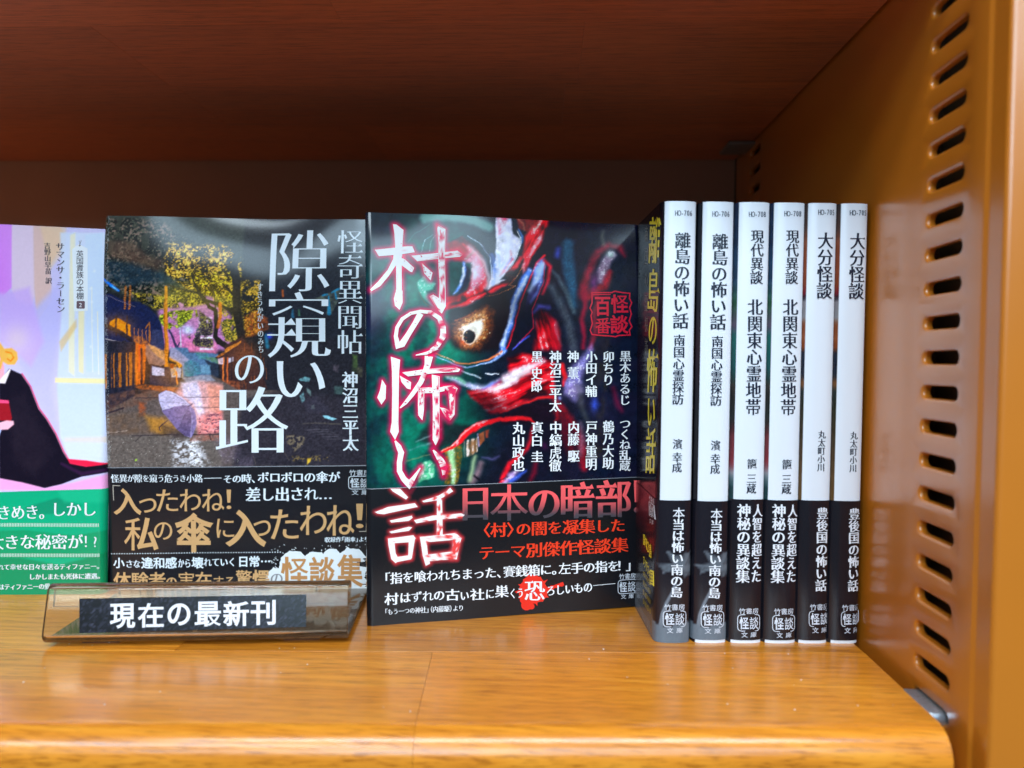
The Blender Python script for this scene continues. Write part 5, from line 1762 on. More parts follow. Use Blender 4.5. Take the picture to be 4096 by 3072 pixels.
for ch, x0, x1, y0, y1, m in (('入', 180, 548, 332, 680, b3), ('っ', 515, 745, 462, 648, b3), ('た', 745, 1030, 345, 632, b3), ('わ', 1050, 1325, 340, 628, b3), ('ね', 1340, 1628, 340, 630, b3), ('！', 1655, 1718, 347, 600, b3),
                              ('私', 320, 768, 712, 1140, b3), ('の', 710, 950, 772, 1000, b3), ('傘', 985, 1485, 645, 1165, b3), ('に', 1525, 1755, 725, 975, b3), ('入', -80, 416, 563, 1012, b4), ('っ', 262, 470, 692, 880, b4),
                              ('た', 465, 805, 560, 920, b4), ('わ', 820, 1138, 517, 868, b4), ('ね', 1138, 1472, 510, 880, b4), ('！', 1490, 1582, 495, 790, b4)):
    (a, b), (c, d) = m((x0, y0), (x1, y1))
    ink.fit(ch, a, c, b, d, TAN, 'gotb' if ch in '入私傘' else 'brush', sub=0)
ink.line(b4((1530, 830), (1615, 828), (1622, 655)), 3.0, (180, 172, 160))
ink.horiz('収録作「雨傘」より', 1299, 2158, 1478, 2156, 23, CW, 'minb', .95)
for k in range(66):
    t = k / 65
    ink.disc(448 + t * 676, 2214.5 - t * 8.5, 2.5, CW, n=6)
for t, x0, x1, y0, y1, st in (('小', 180, 325, 1235, 1372, 'gotb'), ('さな', 338, 535, 1262, 1370, 'minb'), ('違和感', 543, 1006, 1228, 1378, 'gotb'), ('から', 1015, 1188, 1245, 1370, 'minb'), ('壊', 1195, 1350, 1225, 1378, 'gotb')):
    (a, b), (c, d) = b3((x0, y0), (x1, y1))
    ink.horiz(t, a, (b + d) / 2, c, (b + d) / 2, (d - b) * 1.04, CW, st, 1)
ink.horiz('れていく', 815, 2248, 947, 2246, 38, CW, 'minb', 1)
ink.horiz('日常', 953, 2244, 1043, 2243, 46, CW, 'gotb', 1)
for x in (1051, 1066, 1079):
    ink.disc(x, 2243, 4.2, CW, n=8)
ink.horiz('体験者', 456, 2322, 664, 2322, 72, TAN, 'gotb', 1)
ink.horiz('の', 662, 2330, 710, 2330, 60, TAN, 'minb', 1)
ink.horiz('実在', 711, 2321, 850, 2321, 72, TAN, 'gotb', 1)
ink.horiz('する', 852, 2328, 944, 2328, 58, TAN, 'minb', 1)
ink.horiz('驚愕', 944, 2313, 1080, 2312, 74, TAN, 'gotb', 1)
rs = np.random.RandomState(8)
for k, (x, y, r) in enumerate(((745, 1230, 165), (1200, 1150, 110), (1000, 1250, 170), (1440, 1230, 190), (540, 1400, 130), (1250, 1330, 230), (850, 1340, 210), (1560, 1330, 160), (1500, 1480, 130), (640, 1440, 110), (900, 1450, 120), (1150, 1450, 130), (1350, 1450, 130), (1600, 1450, 110))):
    (x, y), = b4((x, y))
    r *= .33
    n = 34
    ink.poly([(x + r * (1 + .05 * rs.rand() + (.16 * rs.rand() if q % 4 == 0 else 0)) * math.cos(q / n * 6.283), y + r * (1 + .05 * rs.rand() + (.16 * rs.rand() if q % 4 == 0 else 0)) * math.sin(q / n * 6.283)) for q in range(n)],
             (228, 234, 238), off=-.00006 + k * 6e-6)
for k in range(60):
    x, y = 480 + rs.rand() * 1150, 990 + rs.rand() * 120
    if k > 40:
        x, y = 470 + rs.rand() * 90, 1120 + rs.rand() * 200
    (x, y), = b4((x, y))
    an = math.atan2(y - 2300, x - 1280)
    L_ = 2 + 7 * rs.rand() ** 2
    ink.line([(x, y, 1.0), (x + L_ * math.cos(an) * .5, y + L_ * math.sin(an) * .5, 2.6 + 2 * rs.rand()), (x + L_ * math.cos(an), y + L_ * math.sin(an), 1.0)], 2, (228, 234, 238), off=-.00007)
ink.horiz('の', 1082, 2312, 1136, 2312, 58, (140, 140, 146), 'min', 1, off=.00003)
for ch, x0, x1, y0, y1 in (('怪', 590, 920, 1130, 1512), ('談', 930, 1246, 1130, 1512), ('集', 1262, 1578, 1105, 1505), ('！', 1610, 1680, 1130, 1500)):
    (a, b), (c, d) = b4((x0, y0), (x1, y1))
    ink.fit(ch, a, c, b, d, (190, 136, 84), 'gotb', off=.00003)
(lx, l0), (_, l1), (_, l2), (_, l3) = b4((1540, 88), (0, 150), (0, 318), (0, 388))
logo(ink, lx, l0, l1, l2, l3, 84, (214, 222, 230), 90)
ink.build('band_lettering', alley_band)

# ================================================================== book: pink and lavender cover, left edge of the picture
d1, d2, d8 = cv((0, 800), .678), cv((0, 1800), .678), cv((0, 850), .9945)


def paint_pink(X, Y, S):
    A = Art(X, Y, (206, 198, 232))
    A.poly([(-900, 800), (-30, 800), (50, 900), (50, 1150), (0, 1200), (-900, 1300)], (214, 150, 232), 5)
    A.poly([(-900, 800), (-20, 900), (10, 1180), (-900, 1600)], (206, 130, 226), 60, .8)
    A.poly([(48, 900), (132, 900), (140, 1180), (110, 1300), (50, 1160)], (226, 204, 222), 3, .9)
    A.poly([(132, 900), (240, 905), (262, 960), (200, 1060), (210, 1200), (150, 1290), (138, 1150)], (220, 184, 170), 5, .8)
    A.poly([(160, 905), (262, 905), (258, 1000), (200, 1080)], (226, 196, 160), 8, .6)
    A.poly(d8((150, 380), (240, 280), (250, 420), (210, 700), (240, 900), (300, 1000), (120, 700), (100, 640), (0, 470), (0, 330)), (196, 190, 236), 18, .9)
    A.poly(d8((0, 330), (120, 300), (180, 520), (130, 620), (60, 560), (0, 520)), (206, 176, 236), 14, .8)
    A.blob(70, 1360, 60, 60, (226, 206, 214), .7)
    A.poly(d8((240, 80), (470, 80), (470, 1000), (420, 1020), (280, 990), (245, 900), (236, 660), (250, 400)), (214, 222, 240), 6, .9)
    A.poly(d8((280, 90), (300, 80), (305, 660), (280, 640)), (236, 230, 206), 4, .95)
    A.poly(d8((318, 380), (342, 380), (340, 650), (320, 640)), (236, 226, 190), 4, .95)
    A.poly(d8((226, 664), (440, 668), (440, 690), (226, 684)), (240, 226, 176), 4, .95)
    A.poly(d8((232, 690), (440, 690), (440, 900), (250, 900)), (204, 214, 242), 8, .8)
    A.poly(d8((262, 905), (430, 900), (430, 925), (262, 922)), (222, 206, 190), 6, .6)
    A.poly(d8((340, 90), (410, 80), (420, 640), (350, 640)), (206, 220, 240), 6, .8)
    A.poly(d8((243, 520), (310, 430), (312, 460), (250, 560)), (216, 180, 120), 6, .6)
    A.stroke(d8((394, 400, 4), (400, 650, 4)), (240, 236, 220), 2)
    A.stroke(d8((370, 300, 3), (376, 640, 3)), (240, 236, 220), 2)
    for x, y in ((366, 306), (372, 360), (374, 435), (368, 540), (380, 236)):
        A.blob(x * .9945, 850 + y * .9945, 5, 5, (236, 240, 250), .8)
    # seated girl: dress, collar, hair, book, hands
    A.poly(d8((0, 1050), (180, 1108), (300, 1085), (440, 1050), (440, 1125), (0, 1115)), (232, 170, 214), 6)
    A.poly(d8((270, 990), (350, 996), (430, 1008), (430, 1030), (330, 1030), (260, 1010)), (222, 50, 80), 3)
    dress = d8((0, 680), (40, 628), (90, 650), (125, 700), (160, 790), (190, 830), (225, 890), (255, 960), (285, 1010), (350, 1022), (432, 1012), (432, 1045), (330, 1062), (250, 1092), (180, 1108), (90, 1085), (0, 1068))
    A.stroke([(p[0] + 3, p[1] - 2, 4) for p in dress[2:10]], (214, 60, 90), 3)
    A.poly(dress, (24, 20, 32), 2.5)
    A.poly(d8((30, 760), (100, 730), (160, 850), (220, 960), (140, 1060), (60, 1000)), (40, 34, 44), 24, .7, lambda x, y: .4 + .7 * fbm(x, y, 26, 5))
    A.stroke(d8((250, 1010, 10), (330, 1050, 14), (430, 1035, 12)), (60, 34, 66), 6, .7)
    A.poly(d8((-60, 560), (0, 560), (20, 620), (20, 680), (-60, 690)), (246, 176, 190), 3)
    A.poly(d8((-10, 690), (6, 668), (44, 626), (46, 634), (24, 688), (0, 686)), (246, 232, 236), 2.5)
    A.poly(d8((-60, 500), (0, 520), (20, 548), (50, 545), (72, 562), (76, 590), (62, 612), (34, 612), (14, 600), (6, 630), (-60, 620)), (240, 176, 96), 4)
    A.stroke(d8((26, 560, 5), (48, 566, 6), (58, 584, 6), (46, 598, 5), (32, 588, 4)), (226, 120, 30), 2, .9)
    A.blob(44, 850 + 572, 12, 8, (250, 196, 100), .7)
    A.poly(d8((-60, 570), (-4, 566), (6, 590), (-2, 612), (-60, 640)), (246, 168, 176), 3)
    A.poly(d8((0, 752), (38, 756), (52, 826), (48, 838), (0, 836)), (134, 34, 44), 2.5)
    A.poly(d8((0, 752), (38, 756), (40, 768), (0, 766)), (226, 90, 130), 2)
    A.poly(d8((0, 845), (30, 836), (58, 838), (60, 852), (36, 872), (0, 874)), (248, 190, 206), 3)
    A.poly(d8((-8, 874), (10, 872), (0, 900), (-10, 900)), (190, 200, 240), 3)
    A.grain(3, 7)
    return A.out(.88)


def paint_green_band(X, Y):
    A = Art(X, Y, (0, 172, 124))
    A.poly([(-900, 2150), (100, 2120), (300, 2140), (500, 2110), (500, 2230), (-900, 2230)], (0, 146, 92), 5, .7)
    A.poly([(100, 2030), (230, 1990), (330, 2020), (300, 2050), (120, 2060)], (10, 130, 96), 6, .6)
    A.poly([(-900, 2230), (80, 2230), (240, 2260), (500, 2190), (500, 2440), (-900, 2440)], (0, 134, 84), 8, .8)
    A.poly([(230, 1960), (430, 1950), (430, 2010), (260, 2010)], (30, 190, 140), 10, .6)
    A.grain(3, 3.5)
    return A.out()


pink_book, PS, PBS, pink_band = faced_book(
    'paperback', 'paperback with a lavender cover of a blonde girl in black, green paper band', (-0.2797, 0.0284, 0.0, 0.08669, 0.01004, -0.02606),
    .1066, .0120, paint_pink, ((0, 1967), (427, 1953)), paint_green_band, 'books shown face out', curl=.0003, seed=3)
ink = Ink(PS, .00010)
ink.poly([(287, 997), (300, 985), (314, 976), (330, 984), (349, 994), (354, 1244), (299, 1246)], (240, 244, 250), off=-.00004)
ink.line([(314, 962), (318, 976)], 2, (150, 146, 156)); ink.line([(323, 960), (318, 976)], 2, (150, 146, 156))
ink.disc(317, 981, 4, (150, 146, 156), n=10)
GR = (74, 66, 78)
ink.vert('英国貴族の本棚', 318, 1001, 323, 1198, 29, GR, 'got')
r = 8
ink.poly([(309, 1207), (312, 1204), (339, 1204), (342, 1207), (342, 1232), (339, 1235), (312, 1235), (309, 1232)], (110, 84, 92))
ink.cell('2', 326, 1220, 24, 24, (240, 240, 246), 'got', off=.00004, adv=.6)
ink.vert('サマンサ・ラーセン', 239, 970, 246, 1252, 34, GR, 'min')
ink.vert('吉野山早苗', 188, 970, 194, 1098, 25, GR, 'min')
ink.vert('訳', 195, 1110, 197, 1136, 25, GR, 'min')
ink.build('cover_lettering', pink_book)
ink = Ink(PBS, .00010)
for t, x0, y0, x1, y1, h in (('きめき。', -10, 2050, 190, 2046, 66), ('しかし', 207, 2036, 392, 2034, 66), ('大きな秘密が', -48, 2168, 336, 2165, 66), ('!?', 346, 2164, 398, 2164, 60)):
    t = t.replace('!', '！')
    ink.horiz(t, x0, y0, x1, y1, h, CW, 'min', .96)
for y0, x1 in ((2092, 396), (2213, 402)):
    x = -20
    while x < x1:
        ink.raw(*bar(x, y0, x + 3.0, y0 + 14), (200, 232, 220)); x += 6.3
ink.horiz('れて幸せな日々を送るティファニー。', -8, 2268, 402, 2264, 26, CW, 'minb', .98)
ink.horiz('しかしまたも死体に遭遇。', 118, 2306, 404, 2304, 26, CW, 'minb', .98)
ink.horiz('はティファニーの愛するサミュエルで！', -4, 2347, 400, 2342, 26, CW, 'minb', .98)
ink.build('band_lettering', pink_band)
# thin red edge under the green band
V, F = [], []
box(V, F, .0005, .1060, -.0006, .0008, -.0001, .0012)
mesh_obj('red_edge', V, F, M_SPINE, pink_book, colors=np.tile(lin((214, 40, 66)), (8, 1)))

# ================================================================== six books standing spine out
s5, s6 = cv((2500, 750), .6027), cv((2500, 1700), .5726)
EXB = np.array([CB, SB, 0.0])
NAVY, INKB = (26, 34, 54), (30, 38, 56)
SP_PROF_N = 44


def spine_book(label, ul, ur, title_kind, left_art, z_band, band_art, covers_text=None):
    """Closed paperback, spine to the viewer: a rounded jacket all round, page block inside, paper band round the foot."""
    left_r, right_r = .0012, .0004
    x0, x1 = ul - left_r, ur + right_r
    t = x1 - x0
    D = .104

    def prof(n=SP_PROF_N):
        """Outline in plan, from far left corner round the spine to the far right corner: (x, y into the shelf)."""
        pts = [(0, D), (0, .06), (0, .03), (0, .015), (0, .008), (0, .005), (0, .0036)]
        for k in range(n + 1):
            s_ = k / n
            x = t * (.5 - .5 * math.cos(math.pi * s_)) * .35 + t * s_ * .65
            q = abs(2 * x / t - 1)
            y = .0016 * q ** 3.2 + (.0014 * max(0, (q - .86) / .14) ** 2)
            pts.append((x, y))
        pts += [(t, .0036), (t, .006), (t, .012), (t, D)]
        return pts
    P = np.array(prof())
    O = np.array([x0 * CB, x0 * SB, 0.0])
    S = Surf(O, EXB, np.array([0, 0, 1.0]), lambda u, v: -np.interp(u, P[7:-4, 0], P[7:-4, 1]))
    root = empty('paperback', label, 'book', group='books standing spine out beside the side panel')
    root.matrix_world = S.matrix()

    def shell(name, z0, z1, nz, grow, art, mat):
        zz = np.linspace(z0, z1, nz)
        nx = np.zeros_like(P)
        dP = np.gradient(P, axis=0)
        nn = np.stack([dP[:, 1], -dP[:, 0]], 1)
        nn /= np.hypot(nn[:, 0], nn[:, 1])[:, None]
        Q = P + nn * grow
        G = np.zeros((nz, len(Q), 3))
        G[..., 0] = Q[None, :, 0]; G[..., 1] = Q[None, :, 1]; G[..., 2] = zz[:, None]
        arc = np.concatenate([[0], np.cumsum(np.hypot(*np.diff(P, axis=0).T))])
        C = art(np.broadcast_to(P[None, :, 0], G.shape[:2]), np.broadcast_to(P[None, :, 1], G.shape[:2]), G[..., 2])
        return grid_obj(name, G, mat, root, colors=C)

    def jacket(u, y, z):
        C = np.tile(lin((224, 231, 241)), u.shape + (1,)).astype(float)
        L = (u < left_r * .98) | (y > .0034)
        A_ = left_art(u, y, z)
        C[L] = A_[L]
        return C
    shell('jacket', 0, H, 150, 0.0, jacket, M_SPINE)
    band = shell('paper_band', .0011 if title_kind else .0001, z_band, 70, .00018, band_art, M_BAND)
    V, F = [], []
    box(V, F, .0008, t - .0008, .0042, D - .003, .0008, H - .0018)
    mesh_obj('page_block', V, F, M_PAPER, root)
    # cap closing the jacket's spine at head and foot
    pp = P[6:-3]
    for z in (.0012, H - .0016):
        mesh_obj('spine_fold', [(x, y + .0004, z) for x, y in pp], [tuple(range(len(pp)))], M_PAPER, root)
    BS = Surf(O, EXB, np.array([0, 0, 1.0]), lambda u, v: -np.interp(u, P[7:-4, 0], P[7:-4, 1]) + .00018)
    return root, S, BS, band, O


def stripes(stops, seed=0, amp=14):
    """Printed cover picture seen edge-on between the books: soft changes of colour with height."""
    zs = [a / 1000 for a, _ in stops]
    cs = np.array([c for _, c in stops], float)

    def f(u, y, z):
        n = fbm(y * 3000 + u * 2000, z * 4000, 9, seed, 3) - .5
        zz = z + .004 * (fbm(y * 3000, z * 3000, 30, seed + 3) - .5)
        c = np.stack([np.interp(zz, zs, cs[:, i]) for i in range(3)], -1) * .62 + n[..., None] * amp * 2
        return lin_arr(np.clip(c, 0, 255) / 255)
    return f


dark_isle = stripes([(0, (30, 26, 36)), (50, (26, 22, 34)), (80, (26, 20, 36)), (100, (60, 16, 40)), (120, (22, 24, 44)), (148, (12, 18, 34))], 3, 8)
teal = stripes([(0, (40, 40, 50)), (52, (30, 90, 96)), (58, (200, 210, 220)), (62, (196, 60, 76)), (70, (150, 50, 60)), (76, (30, 40, 36)), (88, (60, 50, 40)), (93, (24, 110, 110)),
                (104, (30, 140, 130)), (108, (120, 100, 130)), (115, (60, 130, 90)), (122, (30, 80, 120)), (136, (16, 66, 110)), (148, (14, 40, 84))], 5, 20)
rust = stripes([(0, (30, 24, 30)), (50, (150, 110, 60)), (66, (110, 84, 56)), (80, (60, 60, 40)), (85, (40, 56, 60)), (88, (196, 120, 60)), (91, (36, 50, 70)), (98, (34, 50, 76)), (100, (200, 96, 40)),
                (107, (206, 110, 60)), (109, (206, 200, 204)), (115, (200, 190, 196)), (117, (30, 20, 40)), (119, (170, 20, 50)), (122, (196, 84, 40)), (136, (190, 96, 60)), (140, (120, 80, 70)), (148, (70, 52, 50))], 9, 14)


def band_plain(c=(22, 22, 30), left=(30, 30, 38)):
    def f(u, y, z):
        C = np.tile(lin(c), u.shape + (1,)).astype(float)
        n = fbm(u * 9000, z * 9000, 12, 3, 2)
        C *= (.9 + .2 * n)[..., None]
        L = y > .0036
        C[L & (n > .56)] = lin((70, 76, 84))
        return C
    return f


def band_island(spine_px, xoff):
    def f(u, y, z):
        # painted in drawing coordinates of the spine face
        W_ = spine_px.O + spine_px.ex * u[..., None] + spine_px.ez * z[..., None]
        X, Y = project(W_)
        A = Art(X - xoff, Y, (24, 23, 32))
        q = cv((2560, 1950), .3917)
        G = (104, 116, 128)
        A.poly(q((270, 655), (300, 650), (345, 690), (400, 720), (470, 660), (520, 700), (560, 720), (560, 920), (500, 900), (450, 920), (430, 860), (360, 860), (300, 850), (235, 880), (230, 840), (180, 790), (300, 780), (340, 790), (300, 720)), (92, 102, 112), 4, .9, lambda x, y_: .45 + .75 * fbm(x, y_, 7, 4, 2))
        for p in ([(430, 800, 40), (330, 790, 34), (240, 800, 26), (178, 792, 6)], [(430, 790, 30), (350, 720, 26), (300, 670, 22), (268, 655, 6)], [(420, 820, 34), (320, 830, 30), (250, 860, 20), (232, 880, 6)],
                  [(440, 780, 40), (480, 700, 40), (520, 660, 12)], [(450, 820, 60), (530, 830, 60), (570, 900, 20)], [(440, 810, 40), (400, 720, 30), (360, 690, 10)]):
            A.stroke(q(*p), (96, 106, 117), 3, .9, lambda x, y_: .55 + .6 * fbm(x, y_, 4, 44, 2))
        A.stroke(q((375, 940, 22), (330, 1060, 26), (270, 1180, 30), (230, 1300, 36), (215, 1420, 40)), (110, 120, 132), 2)
        wave = lambda x: 1950 + .3917 * (1415 + 26 * np.sin(x * .05) + 10 * np.sin(x * .23)) - 6
        m = sstep(-2, 2, A.Y - wave(A.X))
        A.mix(np.arange(len(A.X)), m, (98, 110, 122))
        A.grain(4, 3)
        C = A.out()
        # front cover side of the band: dark red picture
        L = y > .0036
        n = fbm(y * 4000, z * 5000, 14, 6)
        zz = z
        R_ = np.stack([np.interp(zz, [.0, .008, .012, .03, .042, .05], [92, 84, 26, 30, 96, 70]), np.interp(zz, [.0, .008, .012, .03, .05], [100, 92, 24, 22, 16]), np.interp(zz, [.0, .008, .012, .03, .05], [110, 102, 28, 28, 30])], -1)
        R_ = R_ * (.7 + .6 * n)[..., None]
        C[L] = lin_arr(np.clip(R_, 0, 255) / 255)[L]
        return C
    return f


SPB = []
defs = [
    ('first white spine from the left, long island title, its black front cover showing', .0406, .0512, 1, dark_isle, .0484, None),
    ('second white spine from the left, same long island title with palm on black band', .0533, .0638, 2, dark_isle, .0482, None),
    ('third white spine from the left, two-column black band, teal edge beside it', .0654, .0758, 3, teal, .0489, None),
    ('fourth white spine from the left, two-column black band touching the short-title pair', .0771, .0876, 4, teal, .0487, None),
    ('fifth white spine from the left, short four character title, second from the steel side', .0886, .0983, 5, rust, .0487, None),
    ('sixth white spine, rightmost book, short four character title against the steel side', .0994, .1087, 6, rust, .0486, None),
]
for lab, ul, ur, k, la, zb, _ in defs:
    O_ = np.array([(ul - .0012) * CB, (ul - .0012) * SB, 0.0])
    tmp = Surf(O_, EXB, np.array([0, 0, 1.0]))
    ba = band_island(tmp, 0 if k == 1 else 151) if k < 3 else band_plain()
    SPB.append(spine_book(lab, ul, ur, k - 1, la, zb, ba))

T = {1: [('HO-706', 390, 168, 118), ('離島の怖い話', 385, 297, 368, 938, 104), ('南国心霊探訪', 362, 975, 349, 1442, 74)],
     2: [('HO-706', 638, 174, 118), ('離島の怖い話', 633, 305, 616, 946, 104), ('南国心霊探訪', 614, 983, 602, 1450, 74)],
     3: [('HO-708', 880, 176, 118), ('現代異談', 880, 280, 872, 642, 84), ('北関東心霊地帯', 866, 738, 850, 1512, 100)],
     4: [('HO-708', 1115, 172, 118), ('現代異談', 1114, 280, 1105, 642, 84), ('北関東心霊地帯', 1100, 738, 1083, 1514, 100)],
     5: [('HO-705', 1338, 163, 114), ('大分怪談', 1334, 297, 1322, 740, 104)],
     6: [('HO-705', 1550, 166, 118), ('大分怪談', 1547, 300, 1534, 743, 104)]}
AU = {1: [('濱', 367, 96, 366, 168, 66), ('幸成', 365, 190, 361, 332, 66)], 2: [('濱', 633, 106, 632, 178, 66), ('幸成', 631, 200, 628, 342, 66)],
      3: [('籠', 887, 236, 886, 306, 66), ('三蔵', 884, 338, 881, 478, 66)], 4: [('籠', 1131, 240, 1130, 310, 66), ('三蔵', 1129, 342, 1126, 482, 66)],
      5: [('丸太町小川', 1376, 38, 1367, 324, 52)], 6: [('丸太町小川', 1600, 45, 1592, 330, 52)]}
BD = {1: [('本当は怖い南の島', 376, 575, 357, 1206, 84)], 2: [('本当は怖い南の島', 640, 582, 621, 1212, 84)],
      3: [('人智を超えた', 929, 552, 915, 1100, 74), ('神秘の異談集', 832, 550, 820, 1102, 90)], 4: [('人智を超えた', 1174, 554, 1160, 1102, 74), ('神秘の異談集', 1077, 552, 1064, 1104, 90)],
      5: [('豊後国の怖い話', 1380, 575, 1368, 1162, 82)], 6: [('豊後国の怖い話', 1604, 580, 1594, 1164, 82)]}
LG = {1: (347, 1252, 1290, 1408, 1452, 145, 160), 2: (612, 1256, 1294, 1412, 1456, 145, 160), 3: (865, 1280, 1316, 1438, 1482, 140, 158), 4: (1110, 1282, 1320, 1441, 1485, 140, 160),
      5: (1360, 1252, 1290, 1406, 1452, 140, 152), 6: (1584, 1256, 1294, 1406, 1454, 140, 150)}
for k, (root, S, BS, band, O_) in enumerate(SPB, 1):
    ink = Ink(S, .00012)
    (t0, x, y, w_) = T[k][0]
    (xa, ya), = s5((x, y))
    ink.horiz(t0, xa - w_ * .6027 / 2, ya, xa + w_ * .6027 / 2, ya, 31, (52, 60, 78), 'minb', 1)
    for t, x0, y0, x1, y1, w_ in T[k][1:]:
        (a, b), (c, d) = s5((x0, y0), (x1, y1))
        ink.vert(t, a, b, c, d, w_ * .6027, INKB, 'spine', sub=1)
    ink.build('title_lettering', root)
    ink = Ink(S, .00012)
    for t, x0, y0, x1, y1, w_ in AU[k]:
        (a, b), (c, d) = s6((x0, y0), (x1, y1))
        ink.vert(t, a, b, c, d, w_ * .5726, INKB, 'spine')
    ink.build('author_lettering', root)
    ink = Ink(BS, .00010)
    for t, x0, y0, x1, y1, w_ in BD[k]:
        (a, b), (c, d) = s6((x0, y0), (x1, y1))
        ink.vert(t, a, b, c, d, w_ * .5726, (228, 234, 244), 'minb', sub=1)
    xc, l0, l1, l2, l3, w_, bw = LG[k]
    (xa, l0), (_, l1), (_, l2), (_, l3) = s6((xc, l0), (0, l1), (0, l2), (0, l3))
    logo(ink, xa, l0, l1, l2, l3, w_ * .5726, (214, 222, 236), bw * .5726)
    ink.build('band_lettering', band)

# front cover of the first spine book, seen steeply: yellow title down the black cover
root, S, BS, band, O1 = SPB[0]
CS = Surf(O1, -np.array([-SB, CB, 0.0]), np.array([0, 0, 1.0]))
CS.ex = np.array([SB, -CB, 0.0]); CS.n = np.array([-CB, -SB, 0.0])


class SideInk(Ink):
    """Lettering on the left cover of a spine-out book (its plane runs into the shelf)."""

    def build(s, name, parent, mat=None):
        V = np.concatenate(s.V); F = np.concatenate(s.F); C = np.concatenate(s.C); Hh = np.concatenate(s.H)
        u, v = s.surf.uv(V[:, 0], V[:, 1])
        pr = s.prof[np.argsort(s.prof[:, 1])]
        L = np.stack([np.interp(-u, pr[:, 1], pr[:, 0]) - (s.off + Hh), -u, v], 1)
        ok = (-u > .0006) & (-u < .10)
        F = F[ok[F].all(1)]
        a = L[F[:, 1]] - L[F[:, 0]]
        b = L[F[:, 2]] - L[F[:, 0]]
        nx = a[:, 1] * b[:, 2] - a[:, 2] * b[:, 1]
        F = np.where((nx > 0)[:, None], F[:, ::-1], F)
        return mesh_obj(name, L, F, mat or M_INK, parent, colors=C)


SideInk.prof = np.array([(0.0012, .0006), (.0006, .0013), (.0002, .0021), (0, .0030), (0, .1)])
YEL = (255, 240, 60)
ink = SideInk(CS, .00012)
e2 = cv((2550, 800), .699)
for ch, x0, x1, y0, y1 in (('離', 68, 138, 95, 362), ('島', 62, 124, 392, 640), ('の', 66, 112, 668, 826), ('怖', 55, 116, 850, 1100), ('い', 60, 102, 1135, 1292), ('話', 50, 106, 1300, 1565)):
    (a, b), (c, d) = e2((x0, y0), (x1, y1))
    ink.fit(ch, a, c, b, d, YEL, 'minb', shear=.03)
for ch, y0, y1 in zip('南国心霊探訪', (150, 275, 420, 540, 670, 790), (240, 370, 490, 635, 755, 880)):
    (a, b), (c, d) = e2((44, y0), (62, y1))
    ink.fit(ch, a, c, b, d, (120, 120, 110), 'min')
ink.build('cover_lettering', root)
ink = SideInk(CS, .0004)
q1 = cv((2560, 1950), .3917)
for ch, x0, x1, y0, y1 in (('国', 44, 62, 480, 590), ('内', 62, 78, 500, 610), ('1', 78, 84, 530, 640), ('2', 86, 102, 550, 660), ('島', 104, 130, 575, 720), ('ア', 44, 58, 705, 790), ('ジ', 58, 72, 735, 820), ('ア', 72, 86, 760, 860),
                           ('7', 88, 98, 800, 890), ('ヶ', 98, 110, 840, 910), ('国', 112, 148, 845, 1000)):
    (a, b), (c, d) = q1((x0, y0), (x1, y1))
    ink.fit(ch, a, c, b, d, YEL, 'gotb', slant=.4)
for r_ in range(4):
    for c_ in range(8):
        (a, b), (c, d) = q1((42 + c_ * 10, 850 + r_ * 95 + c_ * 14), (50 + c_ * 10, 905 + r_ * 95 + c_ * 14))
        ink.fit('島国怖南話訪霊心'[(c_ + r_ * 3) % 8], a, c, b, d, (190, 168, 40), 'got')
for i, (ch, x0, x1) in enumerate((('竹', 104, 120), ('書', 121, 137), ('房', 138, 156))):
    (a, b), (c, d) = q1((x0, 82 + i * 14), (x1, 142 + i * 14))
    ink.fit(ch, a, c, b, d, (200, 206, 214), 'got')
for i, (ch, x0, x1) in enumerate((('怪', 108, 128), ('談', 130, 154))):
    (a, b), (c, d) = q1((x0, 165 + i * 18), (x1, 285 + i * 18))
    ink.fit(ch, a, c, b, d, (214, 220, 228), 'gotb')
ink.line(q1((103, 145), (154, 185), (158, 325), (106, 285)), 2.2, (200, 206, 214), closed=True)
for i, (ch, x0, x1) in enumerate((('文', 108, 124), ('庫', 128, 148))):
    (a, b), (c, d) = q1((x0, 315 + i * 14), (x1, 365 + i * 14))
    ink.fit(ch, a, c, b, d, (200, 206, 214), 'got')
ink.build('band_cover_lettering', band)

# ================================================================== acrylic label stand under the alley book
M_ACR, t_, b_, N_, L_ = nt('smoked_amber_acrylic')
N_.remove(b_)
tr_ = N_.new('ShaderNodeBsdfTransparent')
tr_.inputs[0].default_value = (.985, .925, .83, 1)
df_ = N_.new('ShaderNodeBsdfTranslucent')
df_.inputs[0].default_value = (.80, .50, .25, 1)
d2_ = N_.new('ShaderNodeBsdfDiffuse')
d2_.inputs[0].default_value = (.62, .34, .15, 1)
m0_ = N_.new('ShaderNodeMixShader'); m0_.inputs[0].default_value = .5
L_.new(df_.outputs[0], m0_.inputs[1]); L_.new(d2_.outputs[0], m0_.inputs[2])
lw_ = N_.new('ShaderNodeLayerWeight'); lw_.inputs[0].default_value = .5
mr_ = N_.new('ShaderNodeMapRange'); mr_.inputs[3].default_value = .05; mr_.inputs[4].default_value = .28
L_.new(lw_.outputs['Facing'], mr_.inputs[0])
m1_ = N_.new('ShaderNodeMixShader')
L_.new(mr_.outputs[0], m1_.inputs[0]); L_.new(tr_.outputs[0], m1_.inputs[1]); L_.new(m0_.outputs[0], m1_.inputs[2])
gl_ = N_.new('ShaderNodeBsdfGlossy'); gl_.inputs['Roughness'].default_value = .07
fr_ = N_.new('ShaderNodeFresnel'); fr_.inputs['IOR'].default_value = 1.55
m2_ = N_.new('ShaderNodeMixShader')
L_.new(fr_.outputs[0], m2_.inputs[0]); L_.new(m1_.outputs[0], m2_.inputs[1]); L_.new(gl_.outputs[0], m2_.inputs[2])
L_.new(m2_.outputs[0], N_['Material Output'].inputs['Surface'])


